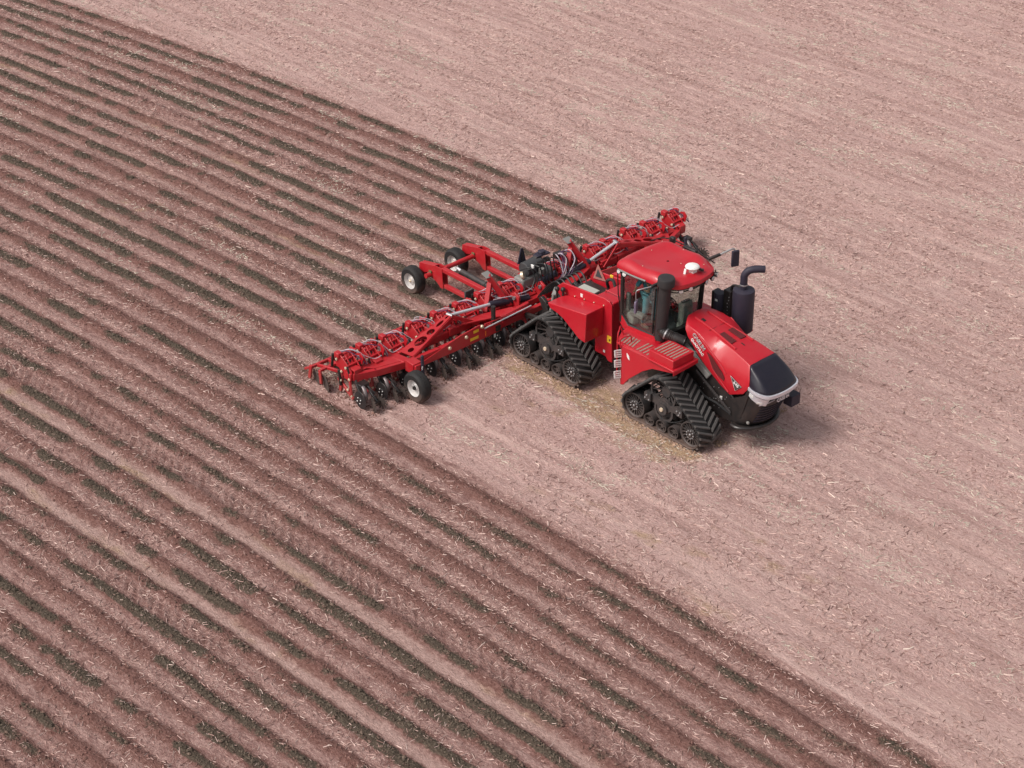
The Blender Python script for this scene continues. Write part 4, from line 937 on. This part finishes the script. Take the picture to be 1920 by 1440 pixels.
# main beam in three sections, wing hinge gaps at y=+-1.6
for nm, a, c in (('wing_beam', YN, -1.62), ('centre_beam', -1.58, 1.58), ('wing_beam', 1.62, YF)):
    bm = B(); bar(bm, (-4.34, a, .655), (-4.34, c, .655), .18, .19); ip(nm, bm, RED2, .012)
for s in (-1, 1):
    e = YN if s < 0 else -YF
    def sy(*p): return [(x, (y if s < 0 else -y), z) for x, y, z in p]
    # bowed front beam of the wing
    bm = B(); P = sy((-4.26, -5.72, .655), (-4.06, -5.2, .655), (-3.84, -4.25, .655), (-3.80, -3.4, .655), (-3.80, -1.66, .655))
    for a, c in zip(P, P[1:]): bar(bm, a, Vector(c)+(Vector(c)-Vector(a)).normalized()*.04, .12, .186)
    ip('front_beam', bm, RED2, .01)
    bm = B(); P = sy((-4.26, -4.42, .735), (-3.86, -4.36, .735)); bar(bm, P[0], P[1], .22, .05); ip('brace_plate', bm, RED2, .008)
    bm = B(); P = sy((-4.24, -5.30, .757), (-4.24, -4.45, .757), (-3.92, -4.45, .757), (-4.10, -5.18, .757)); plate(bm, P, (0, 0, -1), .02); ip('web_plate', bm, RED2)
    # fold arm with oval lightening holes, rising to the cylinder pin
    A = Vector((-4.05, -4.20, .77)); D = Vector((-4.36, -2.50, 1.12)); ax = (D-A).normalized(); sd2 = ax.cross(Vector((0, 0, 1))).normalized(); sd2 = -sd2 if sd2.x < 0 else sd2
    if s > 0: A = Vector((-4.05, -4.95, .77)); D = Vector((-4.36, -3.36, 1.12)); ax = (D-A).normalized()
    ln = (D-A).length
    def pt(u, w): p = A+ax*u*ln+sd2*w; return (p.x, p.y if s < 0 else -p.y, p.z)
    outl = [pt(0, -.22), pt(.35, -.19), pt(.75, -.12), pt(1, -.07), pt(1.0, .07), pt(.75, .10), pt(.35, .17), pt(0, .20)]
    holes = []
    for cu, hw, hl_ in ((.10, .07, .055), (.32, .12, .12), (.55, .085, .075), (.76, .045, .085), (.92, .025, .04)):
        holes.append([pt(cu+hl_*math.cos(a), hw*math.sin(a)) for a in np.linspace(0, 2*PI, 15)[:-1]])
    nn = ax.cross(sd2); nn = -nn if nn.z < 0 else nn; nn = Vector((nn.x, nn.y if s < 0 else -nn.y, nn.z))
    bm = B(); plate(bm, outl, nn, .02, holes); web = ip('fold_arm', bm, RED2)
    for w0, w1 in ((-.22, -.07), (.20, .07)):
        bm = B(); plate(bm, [pt(0, w0), pt(1, w1), tuple(Vector(pt(1, w1))-Vector((0, 0, .13))), tuple(Vector(pt(0, w0))-Vector((0, 0, .06)))], (.99, 0, .0), .022); part('arm_flange', bm, RED2, web, .004)
    bm = B(); P = [tuple(Vector(pt(.99, -.09))), tuple(Vector(pt(.99, .09)))]; cyl(bm, P[0], P[1], .05); part('arm_pin', bm, STEEL, web)
    for w_ in (-.07, .07):
        bm = B(); q0 = Vector(pt(.97, w_)); bar(bm, q0, q0+Vector((.20, .75*(1 if s < 0 else -1), -.40)), .03, .09); part('arm_strut', bm, RED2, web)
    # large front plate with decals
    bm = B(); plate(bm, [(-3.72, y if s < 0 else -y, z) for y, z in ((-4.15, .57), (-2.75, .86), (-2.10, .92), (-1.75, .80), (-1.35, .78), (-1.35, .50), (-2.6, .48), (-4.15, .50))], (-1, 0, 0), .035)
    wp = ip('wing_plate', bm, RED2, .006)
    if s < 0:
        for (y, z, w, h_, m_) in ((-2.22, .80, .17, .07, YEL), (-2.28, .62, .27, .075, YEL), (-1.90, .62, .03, .14, ORG)):
            bm = B(); box(bm, (-3.714, y, z), (.01, w, h_)); part('decal', bm, m_, wp)
        bm = B()
        for y, z in ((-2.55, .76), (-2.02, .86), (-3.1, .66)): cyl(bm, (-3.72, y, z), (-3.68, y, z), .05, .04, 12)
        part('plate_bolts', bm, CREAM, wp, kind='stuff')
    bm = B(); P = sy((-4.34, -1.9, .79), (-4.0, -.75, .79), (-3.8, -.75, .79), (-3.8, -1.2, .79), (-4.2, -2.3, .79)); plate(bm, P, (0, 0, 1), .05); ip('hinge_gusset', bm, RED2, .008)
    # wing fold cylinder
    rod0 = Vector((-4.36, -2.46, 1.10)); bod0 = Vector((-4.30, -1.20, .96)); bod1 = Vector((-4.20, .02, .74))
    if s > 0: rod0 = Vector((-4.36, 3.36, 1.12)); bod0 = Vector((-4.32, 2.30, .93)); bod1 = Vector((-4.30, .75, .66)); 
    bm = B(); cyl(bm, bod0, bod1, .085, n=20); cyl(bm, bod0+(bod0-bod1).normalized()*.04, bod0, .07, n=16); cy = ip('fold_cylinder', bm, NAVY, .0)
    bm = B(); cyl(bm, rod0, bod0, .042, n=14); part('cylinder_rod', bm, ROD, cy)
    bm = B(); tube(bm, [tuple(bod0+Vector((0, .1*-s, .09))), tuple(bod0.lerp(bod1, .4)+Vector((.06, 0, .16))), tuple(bod0.lerp(bod1, .8)+Vector((.05, 0, .12))), tuple(bod1+Vector((0, 0, .1)))], .012, 6, 5); part('cylinder_hose', bm, HOSE, cy)
    # gauge wheel
    gy = -4.73 if s < 0 else 4.6
    bm = B(); lathe(bm, [(.22, 0), (.34, -.01), (.385, .03), (.395, .08), (.395, .20), (.385, .25), (.34, .29), (.22, .28)], (-3.19, gy, .395), (0, 1, 0), 40)
    for yy in (.075, .11, .145, .18, .215): pass
    gw = ip('gauge_tyre', bm, RUB, sharp=40)
    bm = B()
    for yy in (.085, .125, .165, .205): lathe(bm, [(.392, yy-.012), (.402, yy-.008), (.402, yy+.008), (.392, yy+.012)], (-3.19, gy, .395), (0, 1, 0), 36)
    part('tyre_ribs', bm, RUB, gw)
    bm = B(); lathe(bm, [(.225, .0), (.215, .01), (.195, .10), (.10, .09), (.08, .05), (.05, .05)], (-3.19, gy, .395), (0, 1, 0), 32); part('wheel_rim', bm, WRIM, gw)
    bm = B(); lathe(bm, [(0, .0), (.05, .01), (.055, .09), (.04, .12)], (-3.19, gy, .395), (0, 1, 0), 16); part('wheel_hub', bm, BLK, gw)
    bm = B()
    for k in range(6): a = k*PI/3; ball(bm, (-3.19+.085*math.cos(a), gy+.055, .395+.085*math.sin(a)), .013, u=6, v=4)
    part('wheel_bolts', bm, STEEL, gw, kind='stuff')
    q = -1 if s < 0 else 1
    bm = B(); Y_ = gy-.02+.42; bar(bm, (-3.80, Y_, .68), (-3.50, Y_, .66), .26, .30); bar(bm, (-3.52, Y_, .78), (-3.50, Y_-.02, .30), .20, .18); bar(bm, (-3.52, Y_, .40), (-3.22, Y_-.06, .395), .08, .12)
    cyl(bm, (-3.19, Y_-.03, .395), (-3.19, gy+.08, .395), .04); ip('gauge_arm', bm, RED2, .012)
    bm = B(); cyl(bm, (-3.42, Y_+.10, .97), (-3.38, Y_+.08, .30), .042, n=14); ball(bm, (-3.42, Y_+.10, .99), .04); gc = ip('gauge_jack', bm, NAVY)
    bm = B(); cyl(bm, (-3.38, Y_+.08, .32), (-3.34, Y_+.06, .14), .026, n=10); part('jack_rod', bm, ROD, gc)
    bm = B(); box(bm, (-3.375, Y_+.07, .70), (.012, .05, .09)); part('decal', bm, WHITE, gc)
# centre frame: lugs, posts, braces
for y in (-.48, .42):
    bm = B(); plate(bm, xz([(-4.45, .55), (-4.28, 1.02), (-4.12, 1.12), (-3.96, 1.04), (-3.96, .75), (-3.72, .45), (-3.66, .18), (-3.80, .16), (-4.0, .45)], y), (0, -1, 0), .06); lg = ip('centre_lug', bm, RED2, .01)
    bm = B(); cyl(bm, (-4.10, y-.12, .98), (-4.10, y+.04, .98), .05); part('lug_pin', bm, STEEL, lg)
bm = B(); bar(bm, (-4.15, -1.6, .64), (-4.15, 1.6, .64), .14, .16); bar(bm, (-3.8, -1.6, .62), (-3.8, 1.6, .62), .12, .16); ip('centre_cross_beam', bm, RED2, .012)
bm = B(); bar(bm, (-3.80, -1.3, .80), (-3.82, -.35, .84), .10, .12); cyl(bm, (-3.75, -1.9, .86), (-3.75, -.3, .80), .02); ip('tie_bar', bm, RED2, .01)
bm = B(); cyl(bm, (-3.70, -1.95, .78), (-3.70, -.35, .84), .018); ip('tie_rod', bm, ROD)
for yp in (-1.02, 1.84):                                  # A-shaped rest posts for the folded wings
    bm = B(); bar(bm, (-4.60, yp, 1.60), (-4.22, yp+.42, .74), .13, .15); bar(bm, (-4.56, yp+.04, 1.40), (-4.38, yp-.28, .74), .12, .14); po = ip('rest_post', bm, RED2, .01)
    bm = B(); box(bm, (-4.61, yp, 1.62), (.22, .22, .03), Matrix.Rotation(.35, 3, 'Y')); part('rest_pad', bm, GREY, po, .006)
bm = B(); cyl(bm, (-3.80, -1.56, .10), (-3.80, -1.56, 1.23), .058, n=16); bar(bm, (-3.78, -1.56, .62), (-3.78, -1.42, .62), .2, .14); st = ip('parking_stand', bm, BLK)
bm = B(); box(bm, (-3.80, -1.56, .09), (.24, .20, .03)); part('stand_foot', bm, GREY, st)
bm = B(); box(bm, (-3.742, -1.57, .42), (.008, .06, .10)); part('decal', bm, WHITE, st)
# hydraulic power pack
bm = B(); bar(bm, (-4.62, .05, .98), (-4.62, 1.15, 1.0), .36, .30); ip('power_pack_base', bm, GREY, .05)
bm = B(); cyl(bm, (-4.62, .25, 1.30), (-4.62, .80, 1.34), .20, n=20); ip('hydraulic_motor', bm, DARKI, .02)
bm = B(); cyl(bm, (-4.25, .45, 1.02), (-4.25, 1.05, 1.06), .085, n=16); ip('filter_canister', bm, NAVY, .01)
bm = B(); cyl(bm, (-4.70, .72, 1.45), (-4.55, .72, 1.45), .12, n=16); cyl(bm, (-4.5, .55, 1.40), (-4.5, 1.0, 1.42), .07, n=12); ip('pump_housing', bm, BLK, .01)
bm = B(); plate(bm, [(-4.72, .66, 1.52), (-4.55, .66, 1.52), (-4.45, 1.04, 1.56), (-4.75, 1.04, 1.56)], (0, 0, 1), .05); lathe(bm, [(0, .10), (.09, .10), (.10, 0)], (-4.6, .85, 1.56), (0, 0, 1), 16); ip('engine_shroud', bm, NAVY, .015)
bm = B(); P = [(-4.80, .18, 1.42), (-4.80, .48, 1.42), (-4.80, .38, 1.83), (-4.80, .30, 1.85)]; plate(bm, P, (1, 0, 0), .03); sg = ip('rear_marker_plate', bm, NAVY, .006)
bm = B(); box(bm, (-4.765, .33, 1.60), (.012, .05, .24)); part('marker_bar', bm, BLK, sg)
bm = B()
for k in range(7): tube(bm, [(-4.5+rh.uniform(-.2, .2), .1+k*.15, 1.35), (-4.35+rh.uniform(-.1, .1), .2+k*.13, 1.5+rh.uniform(-.1, .1)), (-4.2, .25+k*.12, 1.25), (-4.15, .1+k*.15, 1.0)], .018, 6, 4)
ip('power_pack_hoses', bm, BHOSE, kind='stuff')
bm = B(); box(bm, (-4.32, .62, 1.26), (.12, .16, .14)); ip('pump_block', bm, GREY, .01)
bm = B(); cyl(bm, (-4.55, .10, 1.22), (-4.50, .14, 1.24), .10, n=14); ip('fuel_filter', bm, CREAM)
bm = B(); box(bm, (-4.42, .38, 1.43), (.10, .04, .10)); ip('white_bracket', bm, WHITE, .01)
bm = B(); box(bm, (-4.9, 1.75, 1.06), (.16, .26, .26)); ip('valve_manifold', bm, BLK, .02)
for m_, ks in ((HOSE, (0, 2, 3, 6)), (HOSED, (1, 4, 7)), (BHOSE, (5, 8, 9))):
    bm = B()
    for k in ks:
        y = 1.35+k*.06; j = lambda a: rh.uniform(-a, a)
        tube(bm, [(-4.86+j(.05), 1.66+k*.02, 1.16), (-4.60+j(.08), y+.05+j(.1), 1.32+j(.08)), (-4.38+j(.08), y+j(.1), 1.16+j(.08)), (-4.2, y-.15+j(.08), .98), (-4.15, y-.5+j(.1), .84)], .015, 6, 5)
    part('manifold_hoses', bm, m_, imp, kind='stuff')
bm = B(); box(bm, (-5.0, -1.30, 1.02), (.05, .30, .22)); ct = ip('control_box', bm, DARKI, .01)
bm = B(); bar(bm, (-5.0, -1.25, .95), (-4.75, -1.22, .7), .06, .06); part('box_bracket', bm, BLK, ct)
bm = B(); tube(bm, [(-4.95, -.2, .9), (-4.6, -.9, 1.02), (-4.3, -.8, 1.0), (-4.2, -.2, .96), (-4.3, .3, .9)], .013, 6, 5); ip('long_hose', bm, HOSE)
# lift-assist wheel frames at the back
for y in (-.78, .74):
    bm = B(); bar(bm, (-6.62, y, .93), (-4.5, y, .93), .13, .11); ip('upper_link', bm, RED2, .012)
    bm = B(); bar(bm, (-6.62, y, .47), (-4.5, y, .47), .12, .10); ip('lower_link', bm, RED2, .012)
    for dy in (-.085, .085):
        bm = B(); plate(bm, xz([(-6.86, .98), (-6.58, .99), (-6.54, .40), (-6.66, .40), (-6.80, .52), (-7.05, .60), (-7.05, .74), (-6.86, .80)], y+dy), (0, 1, 0), .02); ip('link_plate', bm, RED2, .005)
        bm = B(); plate(bm, xz([(-7.50, .84), (-6.86, .97), (-6.84, .80), (-7.20, .66), (-7.42, .58), (-7.52, .66)], y+dy*.9), (0, 1, 0), .02); ip('wheel_fork', bm, RED2, .005)
    bm = B(); bar(bm, (-7.50, y, .82), (-6.88, y, .95), .14, .03); ip('fork_cap', bm, RED2, .005)
    wy = y-.42; wx = -7.52
    bm = B(); lathe(bm, [(.22, 0), (.33, -.01), (.375, .03), (.385, .08), (.385, .20), (.375, .25), (.33, .29), (.22, .28)], (wx, wy, .385), (0, 1, 0), 40); lw = ip('transport_tyre', bm, RUB, sharp=40)
    bm = B()
    for yy in (.085, .125, .165, .205): lathe(bm, [(.382, yy-.012), (.392, yy-.008), (.392, yy+.008), (.382, yy+.012)], (wx, wy, .385), (0, 1, 0), 36)
    part('tyre_ribs', bm, RUB, lw)
    bm = B(); lathe(bm, [(.225, .0), (.215, .01), (.20, .10), (.11, .09), (.08, .04), (0, .03)], (wx, wy, .385), (0, 1, 0), 32); part('wheel_rim', bm, WRIM, lw)
    bm = B()
    for k in range(6): a = k*PI/3; ball(bm, (wx+.09*math.cos(a), wy+.065, .385+.09*math.sin(a)), .014, u=6, v=4)
    ball(bm, (wx, wy+.03, .385), .045, u=10, v=6); part('wheel_bolts', bm, CREAM, lw, kind='stuff')
    bm = B(); cyl(bm, (wx, wy+.1, .385), (wx, y+.05, .385), .045); bar(bm, (wx, y, .385), (-7.3, y, .66), .10, .10); ip('wheel_axle', bm, RED2, .006)
    bm = B(); bar(bm, (-7.02, y-.11, .60), (-7.02, y-.11, .78), .03, .10); ip('axle_clamp', bm, OLIVE)
bm = B(); cyl(bm, (-7.02, -1.05, .67), (-7.02, .90, .68), .065, n=18); ip('cross_tube', bm, RED2)
bm = B(); cyl(bm, (-6.76, -.02, .54), (-5.3, -.02, .50), .075, n=20)
for x in (-6.5, -5.8): cyl(bm, (x, -.02, .533), (x+.03, -.02, .532), .08, n=20)
lc = ip('lift_cylinder', bm, IRON)
bm = B(); cyl(bm, (-6.95, -.02, .58), (-6.7, -.02, .54), .04); part('cylinder_rod', bm, ROD, lc)
# ---- row units: built once (local origin at the row, ground), copied sixteen times
def unit_meshes():
    U = []
    pl = [(-4.88, .78), (-4.84, 1.06), (-4.66, 1.07), (-4.44, .92), (-4.26, .76), (-4.26, .54), (-4.44, .46), (-4.64, .60)]
    for y in (-.16, .16):
        bm = B(); plate(bm, xz(pl, y), (0, 1 if y < 0 else -1, 0), .028); U.append(('side_plate', mesh('side_plate', bm, RED2), .006))
    for (x, z) in ((-4.74, 1.02), (-4.58, .96), (-4.44, .86), (-4.78, .86)):
        bm = B(); bar(bm, (x, -.16, z), (x, .34, z+.02), .05, .045); U.append(('cross_bar', mesh('cross_bar', bm, RED2), .006))
    bm = B(); box(bm, (-4.78, -.14, 1.05), (.18, .14, .13)); U.append(('top_bracket', mesh('top_bracket', bm, RED2), .012))
    bm = B(); box(bm, (-4.78, .30, .98), (.22, .06, .16)); U.append(('top_bracket', mesh('top_bracket', bm, RED2), .012))
    for (p0, p1, r) in (((-4.92, -.20, 1.03), (-4.98, -.20, .68), .034), ((-4.72, -.20, .66), (-4.66, -.20, .26), .036), ((-4.40, -.17, .88), (-4.30, -.17, .55), .028)):
        bm = B(); cyl(bm, p0, p1, r, n=12); U.append(('gas_spring', mesh('gas_spring', bm, BLK), 0))
    bm = B(); bar(bm, (-4.70, -.12, .45), (-4.76, -.14, .04), .07, .10); bar(bm, (-4.86, -.12, .36), (-4.20, -.18, .06), .05, .10); bar(bm, (-4.40, -.12, .55), (-4.28, -.18, .10), .06, .10)
    U.append(('shank', mesh('shank', bm, RED2), .01))
    bm = B(); box(bm, (-4.52, 0, .58), (.34, .24, .20)); bar(bm, (-4.5, 0, .55), (-3.80, -.05, .36), .07, .10); U.append(('parallel_arm', mesh('parallel_arm', bm, RED2), .01))
    bm = B()
    for (x, z) in ((-4.80, .93), (-4.44, .83), (-4.62, .66), (-4.32, .56), (-4.66, .40), (-4.40, .24), (-4.26, .12), (-4.68, .31)):
        lathe(bm, [(.036, 0), (.034, .025), (.015, .035), (0, .036)], (x, -.185, z), (0, -1, 0), 10)
    U.append(('bolt_heads', mesh('bolt_heads', bm, CREAM), 0))
    # coulter disc, depth ring, row cleaner, shield
    bm = B(); lathe(bm, [(0, -.03), (.07, -.03), (.08, -.012), (.225, .0), (.232, .008), (.215, .015), (0, .015)], (-3.86, -.24, .205), (.05, 1, 0), 32); U.append(('coulter_disc', mesh('coulter_disc', bm, DISCB), 0))
    bm = B()
    for k in range(4): a = k*PI/2+.5; ball(bm, (-3.86+.075*math.cos(a), -.275, .205+.075*math.sin(a)), .017, u=8, v=5)
    U.append(('disc_bolts', mesh('disc_bolts', bm, WHITE), 0))
    bm = B()
    lathe(bm, [(.205, 0), (.222, .02), (.225, .045), (.222, .07), (.205, .09), (.19, .045)], (-3.97, -.12, .29), (.22, 1, 0), 30, closed=True); lathe(bm, [(.195, .04), (.05, .03), (.05, .05), (.195, .055)], (-3.97, -.12, .29), (.22, 1, 0), 24, closed=True)
    U.append(('depth_wheel', mesh('depth_wheel', bm, SHIELD), 0))
    for yy, tl_ in ((-.10, .35), (.12, -.35)):
        bm = B(); c = Vector((-3.52, yy, .17)); axv = Vector((tl_, 1, 0)).normalized(); e1 = Vector((0, 0, 1)); e2 = axv.cross(e1).normalized()
        lathe(bm, [(0, -.012), (.12, -.012), (.12, .012), (0, .012)], c, axv, 18)
        for k in range(12):
            a = 2*PI*k/12; dd = e1*math.cos(a)+e2*math.sin(a); d2 = e1*math.cos(a+.22)+e2*math.sin(a+.22)
            bar(bm, c+dd*.11, c+d2*.19, .035, .014, up=tuple(axv))
        U.append(('row_cleaner', mesh('row_cleaner', bm, DISC), 0))
    bm = B(); bar(bm, (-3.80, 0, .42), (-3.50, 0, .22), .05, .06); bar(bm, (-3.52, -.08, .19), (-3.52, .10, .19), .04, .05); U.append(('cleaner_arm', mesh('cleaner_arm', bm, BLK), .006))
    bm = B(); bar(bm, (-4.30, -.06, .58), (-3.84, -.19, .22), .06, .09); bar(bm, (-4.1, .06, .5), (-3.72, .10, .30), .05, .07); box(bm, (-4.05, .0, .47), (.22, .26, .10)); U.append(('coulter_arm', mesh('coulter_arm', bm, BLK), .008))
    bm = B(); bar(bm, (-4.66, -.04, 1.05), (-4.30, -.04, .66), .035, .06); bar(bm, (-4.70, .08, 1.04), (-4.32, .08, .62), .035, .06); bar(bm, (-4.5, -.05, .86), (-4.5, .09, .86), .05, .05); U.append(('link_strap', mesh('link_strap', bm, RED2), .005))
    bm = B(); plate(bm, xz([(-4.58, 1.02), (-4.40, 1.10), (-4.30, 1.0), (-4.36, .78), (-4.50, .84)], .24), (0, 1, 0), .02); U.append(('bracket_plate', mesh('bracket_plate', bm, RED2), .005))
    bm = B(); cyl(bm, (-4.60, .02, .95), (-4.38, .02, .66), .03, n=10); U.append(('gas_spring', mesh('gas_spring', bm, BLK), 0))
    # closing discs on a rear frame
    bm = B(); bar(bm, (-4.85, -.08, .52), (-5.62, -.20, .42), .06, .08); bar(bm, (-4.85, .10, .52), (-5.62, .16, .42), .06, .08); bar(bm, (-5.28, -.34, .46), (-5.28, .32, .46), .07, .07); bar(bm, (-5.62, -.36, .42), (-5.62, .32, .42), .07, .08)
    bar(bm, (-5.62, -.37, .47), (-5.70, -.38, .08), .05, .09); bar(bm, (-5.28, -.36, .48), (-5.22, -.38, .12), .05, .09); bar(bm, (-5.62, .32, .44), (-5.70, .33, .08), .05, .09)
    bar(bm, (-5.62, -.36, .42), (-5.84, -.40, .30), .07, .06)
    U.append(('closer_frame', mesh('closer_frame', bm, RED2), .008))
    for (x, y, r, tw) in ((-5.52, -.30, .20, .25), (-5.10, -.34, .235, .3), (-5.20, .30, .22, -.3)):
        bm = B(); axv = Vector((tw, 1, .1)).normalized(); n_ = 28
        lathe(bm, [(0, .045), (.06, .05), (r*.72, .03), (r, 0), (r*.97, -.008), (r*.6, .01), (0, .02)], (x, y, .155), axv, n_)
        for v in bm.verts:                                  # wavy notched rim
            dd = v.co-Vector((x, y, .155)); rr = dd.length
            if rr > r*.9: v.co -= dd*.06*(1 if (int(math.degrees(math.atan2(dd.z, dd.x))/12.86+50) % 2) else 0)
        U.append(('closing_disc', mesh('closing_disc', bm, DISC), 0))
    bm = B(); cyl(bm, (-4.50, .26, 1.0), (-4.44, .30, .78), .06, .05, 14); U.append(('air_boot', mesh('air_boot', bm, STEEL), 0))
    return U
UNIT = unit_meshes()
def hose_set():
    j = lambda a: rh.uniform(-a, a); out = []
    for P, m_, r in (([(-4.80, .02, 1.08), (-4.68+j(.05), .14+j(.05), 1.16+j(.03)), (-4.50+j(.05), .30+j(.06), 1.08+j(.04)), (-4.42+j(.04), .38, .90), (-4.38, .42, .74)], HOSE, .011),
                     ([(-4.84, -.05, 1.08), (-4.64+j(.06), .20+j(.08), 1.13+j(.03)), (-4.46+j(.06), .36+j(.08), .97+j(.05)), (-4.34, .58+j(.08), .80+j(.05)), (-4.30, .80, .86)], HOSE, .010),
                     ([(-4.74, -.10, 1.10), (-4.58+j(.05), .06+j(.06), 1.14+j(.03)), (-4.44+j(.05), .22+j(.05), 1.0), (-4.30, .34, .78)], HOSED, .012),
                     ([(-4.90, -.18, .98), (-4.96+j(.05), -.02+j(.05), .84+j(.08)), (-4.80, .1+j(.05), .72), (-4.60, .12, .62)], BHOSE, .013)):
        bm = B(); tube(bm, P, r, 6, 5); out.append(mesh('air_hose', bm, m_))
    return out
HOSES = [hose_set() for k in range(5)]
bm = B(); box(bm, (-4.50, 0, .62), (.16, .30, .30)); box(bm, (-4.36, 0, .80), (.30, .22, .05)); box(bm, (-4.22, 0, .72), (.04, .22, .2)); ME_MNT = mesh('row_unit', bm, RED2)
for i in range(16):
    u = obj('row_unit', ME_MNT, imp, .01); dz = rh.uniform(-.018, .022); u.location = (rh.uniform(-.02, .02), Y0+i*SP+rh.uniform(-.012, .012), dz); u.rotation_euler = (rh.uniform(-.012, .012), rh.uniform(-.006, .006), rh.uniform(-.015, .015))
    for me in HOSES[i % 5 if i < 15 else 2]:
        if not (i == 15 and me is HOSES[2][1]): obj('air_hose', me, u)
    for nm, me, bv in UNIT:
        c = obj(nm, me, u, bv, 1)
        if nm in ('bolt_heads', 'disc_bolts'): c['kind'] = 'stuff'
